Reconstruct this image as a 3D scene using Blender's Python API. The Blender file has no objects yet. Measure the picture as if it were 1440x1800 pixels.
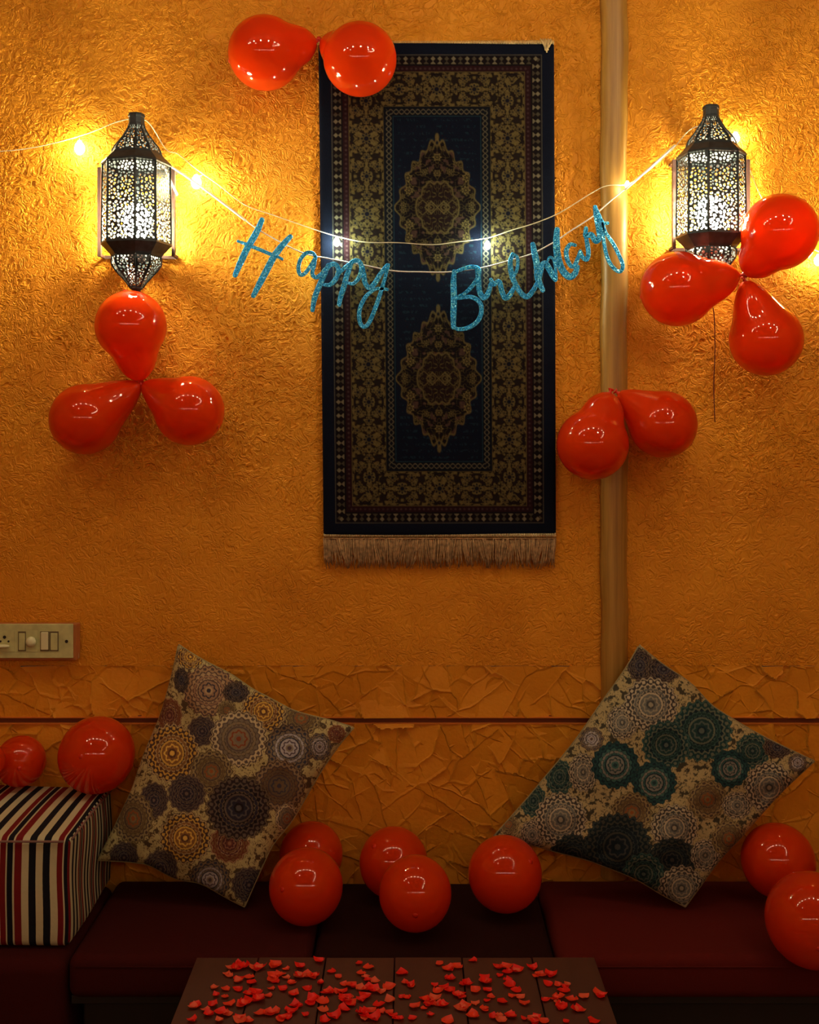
import bpy, bmesh, math, random
import numpy as np
from mathutils import Vector, Matrix, geometry
R = math.radians
random.seed(4)

# ---------------------------------------------------------------- camera
S = 0.0014            # metres per pixel on the back wall
D = 2.8               # camera distance to the back wall (wall plane is y = 0)
EYE = 1.5
HZ = 740              # pixel row of the horizon
def P(px, py, d=0.0):
    """world point seen at pixel (px,py), standing d metres in front of the wall"""
    k = (D - d) / D
    return Vector(((px - 720) * S * k, -d, EYE + (HZ - py) * S * k))
cam = bpy.data.cameras.new('camera')
cam_o = bpy.data.objects.new('camera', cam)
bpy.context.collection.objects.link(cam_o)
cam.sensor_fit = 'VERTICAL'
cam.sensor_height = 24
cam.lens = 24 * D / (1800 * S)
cam.shift_y = (HZ - 900) / 1800
cam_o.location = (0, -D, EYE)
cam_o.rotation_euler = (R(90), 0, 0)
cam.clip_start = 0.02
bpy.context.scene.camera = cam_o

# ---------------------------------------------------------------- world, lights, exposure
sc = bpy.context.scene
w = bpy.data.worlds.new('world'); sc.world = w; w.use_nodes = True
w.node_tree.nodes['Background'].inputs[0].default_value = (1.0, 0.7, 0.45, 1)
w.node_tree.nodes['Background'].inputs[1].default_value = 0.02
sc.view_settings.view_transform = 'Standard'
sc.view_settings.look = 'None'
sc.view_settings.exposure = 0.0
sc.view_settings.gamma = 1.0
sc.view_settings.use_curve_mapping = False

def lamp(name, kind, loc, energy, color, radius, target=None, angle=None, blend=0.6):
    l = bpy.data.lights.new(name, kind)
    l.energy = energy; l.color = color; l.shadow_soft_size = radius
    o = bpy.data.objects.new(name, l); bpy.context.collection.objects.link(o)
    o.location = loc
    if target is not None:
        o.rotation_euler = (Vector(target) - Vector(loc)).to_track_quat('-Z', 'Y').to_euler()
    if angle: l.spot_size = R(angle); l.spot_blend = blend
    return o
lamp('ceiling_spot', 'SPOT', (0.75, -1.75, 2.72), 15, (1, .74, .45), .05, (0.7, 0, 2.1), 70, 1.0)
lamp('ceiling_spot', 'SPOT', (-1.0, -1.9, 2.72), 4, (1, .74, .45), .05, (-0.6, 0, 1.5), 84, 1.0)
LANTERN_L = 660.0      # emission strength of the lantern bulbs
FAIRY_L = 200.0

# ---------------------------------------------------------------- helpers
COL = bpy.context.collection
def tag(o, label=None, cat=None, group=None, kind=None):
    if label: o['label'] = label
    if cat: o['category'] = cat
    if group: o['group'] = group
    if kind: o['kind'] = kind
    return o
def thing(name, label, cat, loc, group=None):
    o = bpy.data.objects.new(name, None); COL.objects.link(o)
    o.location = loc; o.empty_display_size = .05
    return tag(o, label, cat, group)
def mesh(name, verts, faces, mat=None, smooth=False):
    m = bpy.data.meshes.new(name)
    m.from_pydata([tuple(v) for v in verts], [], faces)
    if mat: m.materials.append(mat)
    if smooth: m.shade_smooth()
    m.update()
    return m
def link(name, m, parent=None, loc=None):
    """verts of m are in world space unless loc is given; children are shifted by the parent's location"""
    o = bpy.data.objects.new(name, m); COL.objects.link(o)
    if parent is not None:
        o.parent = parent
        pl = Vector(parent.location)
        pp = parent.parent
        while pp is not None: pl += Vector(pp.location); pp = pp.parent
        o.location = (Vector(loc) if loc is not None else Vector((0, 0, 0))) - pl
    elif loc is not None: o.location = loc
    return o
def bm_mesh(name, bm, mat=None, smooth=False):
    m = bpy.data.meshes.new(name); bm.normal_update(); bm.to_mesh(m); bm.free()
    if mat: m.materials.append(mat)
    if smooth: m.shade_smooth()
    return m
def box_bm(x0, x1, y0, y1, z0, z1, bevel=0, seg=2, bm=None):
    b = bmesh.new()
    r = bmesh.ops.create_cube(b, size=1)
    bmesh.ops.scale(b, vec=(x1 - x0, y1 - y0, z1 - z0), verts=b.verts)
    bmesh.ops.translate(b, vec=((x0 + x1) / 2, (y0 + y1) / 2, (z0 + z1) / 2), verts=b.verts)
    if bevel: bmesh.ops.bevel(b, geom=b.edges[:], offset=bevel, segments=seg, affect='EDGES', profile=.5)
    if bm is not None:
        t = bpy.data.meshes.new('t'); b.to_mesh(t); bm.from_mesh(t); b.free(); bpy.data.meshes.remove(t); return bm
    return b
def catmull(pts, n=8):
    pts = [Vector(p) for p in pts]
    if len(pts) < 3: return pts
    q = [pts[0] * 2 - pts[1]] + pts + [pts[-1] * 2 - pts[-2]]
    out = []
    for i in range(1, len(q) - 2):
        for k in range(n):
            t = k / n
            out.append(.5 * ((2 * q[i]) + (q[i + 1] - q[i - 1]) * t + (2 * q[i - 1] - 5 * q[i] + 4 * q[i + 1] - q[i + 2]) * t * t
                             + (3 * q[i] - q[i - 1] - 3 * q[i + 1] + q[i + 2]) * t ** 3))
    out.append(pts[-1])
    return out
def tube(pts, rad, n=6, verts=None, faces=None):
    """tube along a polyline, capped; rad may be a list"""
    V = verts if verts is not None else []; F = faces if faces is not None else []
    pts = [Vector(p) for p in pts]; b0 = len(V)
    up = Vector((0, 1, 0))
    for i, p in enumerate(pts):
        t = (pts[min(i + 1, len(pts) - 1)] - pts[max(i - 1, 0)]).normalized()
        a = t.cross(up)
        if a.length < .1: a = t.cross(Vector((1, 0, 0)))
        a.normalize(); b = t.cross(a).normalized()
        r = rad[i] if isinstance(rad, (list, tuple)) else rad
        for k in range(n):
            an = 2 * math.pi * k / n
            V.append(p + a * (r * math.cos(an)) + b * (r * math.sin(an)))
    for i in range(len(pts) - 1):
        for k in range(n):
            k2 = (k + 1) % n
            F.append((b0 + i * n + k, b0 + i * n + k2, b0 + (i + 1) * n + k2, b0 + (i + 1) * n + k))
    F.append(tuple(b0 + k for k in range(n))[::-1])
    F.append(tuple(b0 + (len(pts) - 1) * n + k for k in range(n)))
    return V, F
def lathe(profile, n=32):
    """profile (r,z) -> verts, faces"""
    V = []; F = []
    for r, z in profile:
        for k in range(n):
            a = 2 * math.pi * k / n; V.append(Vector((r * math.cos(a), r * math.sin(a), z)))
    for i in range(len(profile) - 1):
        for k in range(n):
            k2 = (k + 1) % n
            F.append((i * n + k, i * n + k2, (i + 1) * n + k2, (i + 1) * n + k))
    F.append(tuple(range(n))[::-1]); F.append(tuple((len(profile) - 1) * n + k for k in range(n)))
    return V, F
def nodes(name):
    m = bpy.data.materials.new(name); m.use_nodes = True
    nt = m.node_tree; b = nt.nodes['Principled BSDF']
    return m, nt, b
def N(nt, t, **kw):
    n = nt.nodes.new(t)
    for k, v in kw.items():
        if k in n.inputs.keys(): n.inputs[k].default_value = v
        else: setattr(n, k, v)
    return n
def simple(name, col, rough=.6, metal=0, bump=0, bscale=200, var=0, vscale=20, spec=.5):
    m, nt, b = nodes(name)
    b.inputs['Base Color'].default_value = (*col, 1); b.inputs['Roughness'].default_value = rough
    b.inputs['Metallic'].default_value = metal; b.inputs['Specular IOR Level'].default_value = spec
    tc = N(nt, 'ShaderNodeTexCoord')
    if var:
        n = N(nt, 'ShaderNodeTexNoise', Scale=vscale, Detail=4.0)
        r = N(nt, 'ShaderNodeValToRGB')
        r.color_ramp.elements[0].position = .3; r.color_ramp.elements[1].position = .7
        r.color_ramp.elements[0].color = (*[c * (1 - var) for c in col], 1)
        r.color_ramp.elements[1].color = (*[min(1, c * (1 + var)) for c in col], 1)
        nt.links.new(tc.outputs['Object'], n.inputs['Vector']); nt.links.new(n.outputs[0], r.inputs[0])
        nt.links.new(r.outputs[0], b.inputs['Base Color'])
    if bump:
        n = N(nt, 'ShaderNodeTexNoise', Scale=bscale, Detail=3.0)
        bp = N(nt, 'ShaderNodeBump', Strength=bump, Distance=.002)
        nt.links.new(tc.outputs['Object'], n.inputs['Vector']); nt.links.new(n.outputs[0], bp.inputs['Height'])
        nt.links.new(bp.outputs[0], b.inputs['Normal'])
    return m
def emit(name, col, strength):
    m = bpy.data.materials.new(name); m.use_nodes = True; nt = m.node_tree
    nt.nodes.remove(nt.nodes['Principled BSDF'])
    e = N(nt, 'ShaderNodeEmission'); e.inputs[0].default_value = (*col, 1); e.inputs[1].default_value = strength
    nt.links.new(e.outputs[0], nt.nodes['Material Output'].inputs[0])
    return m

# ---- numpy value noise
def vnoise(x, y, seed=0):
    rs = np.random.RandomState(seed); g = rs.rand(64, 64)
    xi = np.floor(x).astype(int); yi = np.floor(y).astype(int)
    fx = x - xi; fy = y - yi
    fx = fx * fx * (3 - 2 * fx); fy = fy * fy * (3 - 2 * fy)
    a = g[xi % 64, yi % 64]; b = g[(xi + 1) % 64, yi % 64]; c = g[xi % 64, (yi + 1) % 64]; d = g[(xi + 1) % 64, (yi + 1) % 64]
    return (a * (1 - fx) + b * fx) * (1 - fy) + (c * (1 - fx) + d * fx) * fy

# ---------------------------------------------------------------- materials
def wall_mat(trowel):
    m, nt, b = nodes('trowelled_plaster' if trowel else 'orange_stucco')
    L = nt.links.new
    tc = N(nt, 'ShaderNodeTexCoord')
    b.inputs['Roughness'].default_value = .62
    b.inputs['Specular IOR Level'].default_value = .3
    n0 = N(nt, 'ShaderNodeTexNoise', Scale=3.5, Detail=5.0, Roughness=.6)
    L(tc.outputs['Object'], n0.inputs['Vector'])
    r0 = N(nt, 'ShaderNodeValToRGB')
    r0.color_ramp.elements[0].position = .32; r0.color_ramp.elements[1].position = .7
    r0.color_ramp.elements[0].color = (.56, .220, .007, 1); r0.color_ramp.elements[1].color = (.72, .318, .015, 1)
    L(n0.outputs[0], r0.inputs[0]); L(r0.outputs[0], b.inputs['Base Color'])
    if not trowel:
        # worm-like ridges of the dragged stucco
        wv = N(nt, 'ShaderNodeTexNoise', Scale=9.0, Detail=2.0)
        L(tc.outputs['Object'], wv.inputs['Vector'])
        mx = N(nt, 'ShaderNodeVectorMath', operation='MULTIPLY_ADD')
        L(wv.outputs['Color'], mx.inputs[0]); mx.inputs[1].default_value = (.06, .06, .06); L(tc.outputs['Object'], mx.inputs[2])
        a = N(nt, 'ShaderNodeTexNoise', Scale=52.0, Detail=3.0, Roughness=.5, Distortion=1.1)
        L(mx.outputs[0], a.inputs['Vector'])
        s = N(nt, 'ShaderNodeMath', operation='SUBTRACT'); L(a.outputs[0], s.inputs[0]); s.inputs[1].default_value = .5
        ab = N(nt, 'ShaderNodeMath', operation='ABSOLUTE'); L(s.outputs[0], ab.inputs[0])
        rr = N(nt, 'ShaderNodeMapRange'); rr.inputs['From Min'].default_value = 0; rr.inputs['From Max'].default_value = .16
        rr.inputs['To Min'].default_value = 1; rr.inputs['To Max'].default_value = 0; rr.interpolation_type = 'SMOOTHSTEP'
        L(ab.outputs[0], rr.inputs[0])
        a2 = N(nt, 'ShaderNodeTexNoise', Scale=6.0, Detail=3.0)
        L(tc.outputs['Object'], a2.inputs['Vector'])
        ma = N(nt, 'ShaderNodeMapRange'); ma.inputs['From Min'].default_value = .35; ma.inputs['From Max'].default_value = .65
        ma.inputs['To Min'].default_value = .45; ma.inputs['To Max'].default_value = 1.0
        L(a2.outputs[0], ma.inputs[0])
        mu = N(nt, 'ShaderNodeMath', operation='MULTIPLY'); L(rr.outputs[0], mu.inputs[0]); L(ma.outputs[0], mu.inputs[1])
        f = N(nt, 'ShaderNodeTexNoise', Scale=220.0, Detail=2.0); L(tc.outputs['Object'], f.inputs['Vector'])
        fm = N(nt, 'ShaderNodeMath', operation='MULTIPLY_ADD'); L(f.outputs[0], fm.inputs[0]); fm.inputs[1].default_value = .18
        L(mu.outputs[0], fm.inputs[2])
        # the upper wall carries the heavier texture, it is rubbed smoother lower down
        sx = N(nt, 'ShaderNodeSeparateXYZ'); L(tc.outputs['Object'], sx.inputs[0])
        zr = N(nt, 'ShaderNodeMapRange'); zr.inputs['From Min'].default_value = 1.15; zr.inputs['From Max'].default_value = 1.6
        zr.inputs['To Min'].default_value = .42; zr.inputs['To Max'].default_value = 1.0
        L(sx.outputs['Z'], zr.inputs[0])
        hm = N(nt, 'ShaderNodeMath', operation='MULTIPLY'); L(fm.outputs[0], hm.inputs[0]); L(zr.outputs[0], hm.inputs[1])
        h = hm.outputs[0]; scale = .0048
    else:
        # overlapping knife strokes: every cell is a flat tilted chip with a raised edge
        prev = None
        wv = N(nt, 'ShaderNodeTexNoise', Scale=14.0, Detail=3.0)
        L(tc.outputs['Object'], wv.inputs['Vector'])
        wm = N(nt, 'ShaderNodeVectorMath', operation='MULTIPLY_ADD')
        L(wv.outputs['Color'], wm.inputs[0]); wm.inputs[1].default_value = (.025, .0, .025); L(tc.outputs['Object'], wm.inputs[2])
        for i, (rot, sx, sz, off) in enumerate(((28, 7, 19, 0), (-40, 7, 17, 3.3), (72, 9, 20, 7.7))):
            mp = N(nt, 'ShaderNodeMapping'); mp.inputs['Rotation'].default_value = (0, R(rot), 0)
            mp.vector_type = 'TEXTURE'
            mp.inputs['Scale'].default_value = (1 / sx, 1.0, 1 / sz); mp.inputs['Location'].default_value = (off, 0, off)
            L(wm.outputs[0], mp.inputs[0])
            v = N(nt, 'ShaderNodeTexVoronoi', Scale=1.0); v.inputs['Randomness'].default_value = 1
            L(mp.outputs[0], v.inputs['Vector'])
            df = N(nt, 'ShaderNodeVectorMath', operation='SUBTRACT'); L(mp.outputs[0], df.inputs[0]); L(v.outputs['Position'], df.inputs[1])
            cc = N(nt, 'ShaderNodeVectorMath', operation='SUBTRACT'); L(v.outputs['Color'], cc.inputs[0]); cc.inputs[1].default_value = (.5, .5, .5)
            dt = N(nt, 'ShaderNodeVectorMath', operation='DOT_PRODUCT'); L(df.outputs[0], dt.inputs[0]); L(cc.outputs[0], dt.inputs[1])
            sp = N(nt, 'ShaderNodeSeparateXYZ'); L(v.outputs['Color'], sp.inputs[0])
            ad = N(nt, 'ShaderNodeMath', operation='MULTIPLY_ADD'); L(sp.outputs[1], ad.inputs[0]); ad.inputs[1].default_value = .6
            dm = N(nt, 'ShaderNodeMath', operation='MULTIPLY'); L(dt.outputs['Value'], dm.inputs[0]); dm.inputs[1].default_value = 2.0; L(dm.outputs[0], ad.inputs[2])
            ve = N(nt, 'ShaderNodeTexVoronoi', Scale=1.0, feature='DISTANCE_TO_EDGE'); L(mp.outputs[0], ve.inputs['Vector'])
            lip = N(nt, 'ShaderNodeMapRange'); lip.inputs['From Min'].default_value = .0; lip.inputs['From Max'].default_value = .05
            lip.inputs['To Min'].default_value = .16; lip.inputs['To Max'].default_value = 0
            L(ve.outputs[0], lip.inputs[0])
            al = N(nt, 'ShaderNodeMath', operation='ADD'); L(ad.outputs[0], al.inputs[0]); L(lip.outputs[0], al.inputs[1]); ad = al
            if prev is None: prev = ad.outputs[0]
            else:
                mxx = N(nt, 'ShaderNodeMath', operation='MAXIMUM'); L(prev, mxx.inputs[0]); L(ad.outputs[0], mxx.inputs[1]); prev = mxx.outputs[0]
        f = N(nt, 'ShaderNodeTexNoise', Scale=120.0, Detail=4.0); L(tc.outputs['Object'], f.inputs['Vector'])
        fm = N(nt, 'ShaderNodeMath', operation='MULTIPLY_ADD'); L(f.outputs[0], fm.inputs[0]); fm.inputs[1].default_value = .10
        L(prev, fm.inputs[2]); h = fm.outputs[0]; scale = .0125
    dn = N(nt, 'ShaderNodeDisplacement'); dn.inputs['Midlevel'].default_value = 1.0; dn.inputs['Scale'].default_value = scale
    L(h, dn.inputs['Height']); L(dn.outputs[0], nt.nodes['Material Output'].inputs['Displacement'])
    m.displacement_method = 'BOTH'
    return m
M_STUCCO = wall_mat(False); M_TROWEL = wall_mat(True)
M_PLAIN = simple('plain_orange_plaster', (.6, .18, .015), .8, bump=.3, bscale=60)
M_CEIL = simple('dark_ceiling', (.20, .10, .04), .9)
M_FLOOR = simple('dark_floor', (.035, .022, .015), .5, var=.3)
M_GROOVE = simple('groove_shadow_gap', (.16, .05, .02), .9)
def pole_mat():
    m, nt, b = nodes('ochre_painted_pole'); L = nt.links.new
    tc = N(nt, 'ShaderNodeTexCoord'); mp = N(nt, 'ShaderNodeMapping'); mp.inputs['Scale'].default_value = (60, 60, 2.2)
    L(tc.outputs['Object'], mp.inputs[0]); n = N(nt, 'ShaderNodeTexNoise', Scale=1.0, Detail=5.0, Roughness=.6); L(mp.outputs[0], n.inputs['Vector'])
    r = N(nt, 'ShaderNodeValToRGB'); r.color_ramp.elements[0].position = .3; r.color_ramp.elements[1].position = .72
    r.color_ramp.elements[0].color = (.20, .100, .012, 1); r.color_ramp.elements[1].color = (.42, .24, .042, 1)
    L(n.outputs[0], r.inputs[0]); L(r.outputs[0], b.inputs['Base Color']); b.inputs['Roughness'].default_value = .45
    bp = N(nt, 'ShaderNodeBump', Strength=.25, Distance=.002); L(n.outputs[0], bp.inputs['Height']); L(bp.outputs[0], b.inputs['Normal'])
    return m
M_POLE = pole_mat()
M_METAL = simple('patinated_lantern_metal', (.028, .042, .05), .45, .4, var=.35, vscale=60)
M_METAL2 = simple('dark_bronze_rail', (.09, .05, .045), .6, .3)
M_BULB = emit('lantern_bulb_glow', (1, .80, .47), LANTERN_L)
M_FAIRY = emit('fairy_bulb_glow', (1, .88, .50), FAIRY_L)
M_FAIRYW = emit('cool_fairy_bulb_glow', (.86, 1, .74), FAIRY_L * 2.8)
M_FAIRYR = emit('room_fairy_glow', (1, .80, .54), 75)
M_WIRE = simple('clear_wire', (.62, .58, .42), .3)
M_RIBBON = simple('white_ribbon', (.75, .78, .74), .3)
def balloon_mat():
    m = bpy.data.materials.new('orange_red_latex'); m.use_nodes = True; nt = m.node_tree; L = nt.links.new
    nt.nodes.remove(nt.nodes['Principled BSDF'])
    d = N(nt, 'ShaderNodeBsdfDiffuse'); d.inputs[0].default_value = (.88, .058, .004, 1)
    t = N(nt, 'ShaderNodeBsdfTranslucent'); t.inputs[0].default_value = (.95, .11, .006, 1)
    mx = N(nt, 'ShaderNodeMixShader'); mx.inputs[0].default_value = .42; L(d.outputs[0], mx.inputs[1]); L(t.outputs[0], mx.inputs[2])
    tr = N(nt, 'ShaderNodeBsdfTransparent'); tr.inputs[0].default_value = (1, .10, .01, 1)
    mt = N(nt, 'ShaderNodeMixShader'); mt.inputs[0].default_value = .13; L(mx.outputs[0], mt.inputs[1]); L(tr.outputs[0], mt.inputs[2])
    g = N(nt, 'ShaderNodeBsdfGlossy'); g.inputs['Roughness'].default_value = .035; g.inputs[0].default_value = (1, 1, 1, 1)
    fr = N(nt, 'ShaderNodeFresnel', IOR=1.5)
    mg = N(nt, 'ShaderNodeMixShader'); L(fr.outputs[0], mg.inputs[0]); L(mt.outputs[0], mg.inputs[1]); L(g.outputs[0], mg.inputs[2])
    L(mg.outputs[0], nt.nodes['Material Output'].inputs[0])
    return m
M_BALLOON = balloon_mat()
M_KNOT = simple('balloon_knot_latex', (.55, .02, .004), .3)
def glitter_mat():
    m, nt, b = nodes('turquoise_glitter_card'); L = nt.links.new
    tc = N(nt, 'ShaderNodeTexCoord')
    v = N(nt, 'ShaderNodeTexVoronoi', Scale=520.0); L(tc.outputs['Object'], v.inputs['Vector'])
    sp = N(nt, 'ShaderNodeSeparateXYZ'); L(v.outputs['Color'], sp.inputs[0])
    r = N(nt, 'ShaderNodeValToRGB'); r.color_ramp.interpolation = 'LINEAR'
    r.color_ramp.elements[0].position = 0; r.color_ramp.elements[0].color = (.002, .22, .60, 1)
    r.color_ramp.elements[1].position = 1; r.color_ramp.elements[1].color = (.25, .95, 1.0, 1)
    e = r.color_ramp.elements.new(.78); e.color = (.002, .40, .95, 1)
    L(sp.outputs[0], r.inputs[0]); L(r.outputs[0], b.inputs['Base Color'])
    b.inputs['Roughness'].default_value = .32; b.inputs['Metallic'].default_value = .25
    cs = N(nt, 'ShaderNodeVectorMath', operation='SUBTRACT'); L(v.outputs['Color'], cs.inputs[0]); cs.inputs[1].default_value = (.5, .5, .5)
    geo = N(nt, 'ShaderNodeNewGeometry')
    ma = N(nt, 'ShaderNodeVectorMath', operation='MULTIPLY_ADD'); L(cs.outputs[0], ma.inputs[0]); ma.inputs[1].default_value = (1.0, 1.0, 1.0); L(geo.outputs['Normal'], ma.inputs[2])
    nn = N(nt, 'ShaderNodeVectorMath', operation='NORMALIZE'); L(ma.outputs[0], nn.inputs[0]); L(nn.outputs[0], b.inputs['Normal'])
    return m
M_GLITTER = glitter_mat()
def attr_mat(name, rough, bump, bscale, sheen=0):
    m, nt, b = nodes(name); L = nt.links.new
    a = N(nt, 'ShaderNodeAttribute'); a.attribute_name = 'pattern'
    L(a.outputs['Color'], b.inputs['Base Color']); b.inputs['Roughness'].default_value = rough
    b.inputs['Specular IOR Level'].default_value = .15; b.inputs['Sheen Weight'].default_value = sheen
    tc = N(nt, 'ShaderNodeTexCoord'); n = N(nt, 'ShaderNodeTexNoise', Scale=bscale, Detail=2.0)
    L(tc.outputs['Object'], n.inputs['Vector'])
    bp = N(nt, 'ShaderNodeBump', Strength=bump, Distance=.001); L(n.outputs[0], bp.inputs['Height']); L(bp.outputs[0], b.inputs['Normal'])
    return m
M_RUG = attr_mat('woven_rug_pile', .95, .5, 600)
M_CUSH = attr_mat('printed_cotton', .9, .4, 700)
M_NAVY = simple('rug_backing', (.006, .014, .05), .95)
M_FRINGE = simple('tan_fringe_cotton', (.34, .22, .10), .9, var=.5, vscale=120)
M_STITCH = simple('cream_overcast_stitch', (.55, .45, .22), .9, var=.3, vscale=80)
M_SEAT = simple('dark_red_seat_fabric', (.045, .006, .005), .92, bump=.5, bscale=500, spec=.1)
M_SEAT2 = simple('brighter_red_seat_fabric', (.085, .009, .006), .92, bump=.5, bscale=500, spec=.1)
M_BENCH = simple('black_bench_wood', (.012, .009, .008), .6)
M_PLASTIC = simple('aged_cream_plastic', (.50, .56, .26), .45, var=.15, vscale=40)
M_PLASTIC2 = simple('paler_switch_plastic', (.68, .74, .45), .35)
M_BLACK = simple('black_hole', (.01, .01, .01), .8)
def plank_mat():
    m, nt, b = nodes('reddish_dark_plank'); L = nt.links.new
    tc = N(nt, 'ShaderNodeTexCoord'); mp = N(nt, 'ShaderNodeMapping'); mp.inputs['Scale'].default_value = (40, 3, 40)
    L(tc.outputs['Object'], mp.inputs[0]); n = N(nt, 'ShaderNodeTexNoise', Scale=1.0, Detail=5.0); L(mp.outputs[0], n.inputs['Vector'])
    r = N(nt, 'ShaderNodeValToRGB'); r.color_ramp.elements[0].color = (.038, .011, .006, 1); r.color_ramp.elements[1].color = (.075, .024, .011, 1)
    L(n.outputs[0], r.inputs[0]); L(r.outputs[0], b.inputs['Base Color']); b.inputs['Roughness'].default_value = .55
    bp = N(nt, 'ShaderNodeBump', Strength=.3, Distance=.001); L(n.outputs[0], bp.inputs['Height']); L(bp.outputs[0], b.inputs['Normal'])
    return m
M_PLANK = plank_mat()
def petal_mat(name, c):
    m = bpy.data.materials.new(name); m.use_nodes = True; nt = m.node_tree; L = nt.links.new
    b = nt.nodes['Principled BSDF']; b.inputs['Base Color'].default_value = (*c, 1); b.inputs['Roughness'].default_value = .38
    b.inputs['Specular IOR Level'].default_value = .35
    t = N(nt, 'ShaderNodeBsdfTranslucent'); t.inputs[0].default_value = (*c, 1)
    mx = N(nt, 'ShaderNodeMixShader'); mx.inputs[0].default_value = .3
    L(b.outputs[0], mx.inputs[1]); L(t.outputs[0], mx.inputs[2]); L(mx.outputs[0], nt.nodes['Material Output'].inputs[0])
    return m
M_PETAL = [petal_mat('red_petal', (.85, .016, .008)), petal_mat('orange_red_petal', (.85, .06, .02)), petal_mat('pink_tipped_petal', (.80, .12, .05))]
def stripe_mat():
    m, nt, b = nodes('striped_cotton'); L = nt.links.new
    uv = N(nt, 'ShaderNodeUVMap'); uv.uv_map = 'UVMap'
    sp = N(nt, 'ShaderNodeSeparateXYZ'); L(uv.outputs[0], sp.inputs[0])
    fr = N(nt, 'ShaderNodeMath', operation='FRACT'); L(sp.outputs[0], fr.inputs[0])
    r = N(nt, 'ShaderNodeValToRGB'); cr = r.color_ramp; cr.interpolation = 'CONSTANT'
    Wc = (.50, .52, .33, 1); Rc = (.16, .012, .014, 1); Kc = (.008, .010, .016, 1)
    seq = [(0, Rc), (.125, Wc), (.25, Kc), (.375, Wc), (.5, Kc), (.625, Wc), (.75, Rc), (.845, Wc), (.87, Kc), (.965, Wc)]
    cr.elements[0].position = 0; cr.elements[0].color = Rc
    cr.elements[1].position = .965; cr.elements[1].color = Wc
    for p, c in seq[1:-1]:
        e = cr.elements.new(p); e.color = c
    L(fr.outputs[0], r.inputs[0]); L(r.outputs[0], b.inputs['Base Color'])
    b.inputs['Roughness'].default_value = .9; b.inputs['Specular IOR Level'].default_value = .15
    tc = N(nt, 'ShaderNodeTexCoord'); n = N(nt, 'ShaderNodeTexNoise', Scale=25.0, Detail=5.0); L(tc.outputs['Object'], n.inputs['Vector'])
    bp = N(nt, 'ShaderNodeBump', Strength=.5, Distance=.006); L(n.outputs[0], bp.inputs['Height']); L(bp.outputs[0], b.inputs['Normal'])
    return m
M_STRIPE = stripe_mat()

# ---------------------------------------------------------------- room shell
XL, XR, YF, ZC = -2.2, 2.2, -4.9, 2.86
def axis(a, b, lo, hi, fine, coarse):
    out = list(np.arange(a, lo, coarse)) + list(np.arange(lo, hi, fine)) + list(np.arange(hi, b, coarse)) + [b]
    return np.array(sorted(set(np.round(out, 5))))
def grid_wall(name, x0, x1, z0, z1, y, mat, fine, zlo=None):
    xs = axis(x0, x1, max(x0, -1.06), min(x1, 1.06), fine, .06); zs = axis(z0, z1, max(z0, zlo or z0), min(z1, 2.56), fine, .06)
    X, Z = np.meshgrid(xs, zs); nx, nz = len(xs), len(zs)
    v = np.stack([X.ravel(), np.full(X.size, y), Z.ravel()], 1)
    i = np.arange(nz - 1)[:, None] * nx + np.arange(nx - 1)[None, :]
    f = np.stack([i, i + 1, i + nx + 1, i + nx], -1).reshape(-1, 4)
    me = bpy.data.meshes.new(name); me.vertices.add(len(v)); me.vertices.foreach_set('co', v.ravel())
    me.loops.add(f.size); me.loops.foreach_set('vertex_index', f.ravel().astype(np.int32))
    me.polygons.add(len(f)); me.polygons.foreach_set('loop_start', np.arange(0, f.size, 4, dtype=np.int32))
    me.update(calc_edges=True); me.validate(); me.shade_smooth(); me.materials.append(mat)
    o = link(name, me); tag(o, kind='structure'); return o
zT = P(0, 1171).z; zG1 = P(0, 1262).z; zG0 = P(0, 1272).z
# one back wall, its upper field, its proud trowelled band, a recessed groove, the rough lower field
wb = grid_wall('wall_back', XL, XR, zT, ZC, 0.0, M_STUCCO, .0036)
band = grid_wall('trim_1', XL, XR, zG1, zT, -.001, M_TROWEL, .0034)
low = grid_wall('trim_2', XL, XR, .0, zG0, .0, M_TROWEL, .0036, zlo=.34)
def slab(name, b, mat, kind='structure', **kw):
    o = link(name, bm_mesh(name, box_bm(*b, **kw), mat)); tag(o, kind=kind); return o
slab('trim_3', (XL, XR, .010, .02, zG0 - .004, zG1 + .004), M_GROOVE)
lip = bmesh.new()
box_bm(XL, XR, -.0005, .012, zG1 - .0005, zG1 + .0015, bm=lip); box_bm(XL, XR, -.0005, .012, zG0 - .0015, zG0 + .0005, bm=lip)
tag(link('trim_4', bm_mesh('trim_4', lip, M_PLAIN)), kind='structure')
slab('wall_left', (XL - .06, XL, YF, .0, 0, ZC), M_PLAIN)
slab('wall_right', (XR, XR + .06, YF, .0, 0, ZC), M_PLAIN)
slab('wall_front', (XL, XR, YF - .06, YF, 0, ZC), M_PLAIN)
slab('floor', (XL, XR, YF, 0, -.05, 0), M_FLOOR)
slab('ceiling', (XL, XR, YF, 0, ZC, ZC + .05), M_CEIL)
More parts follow.
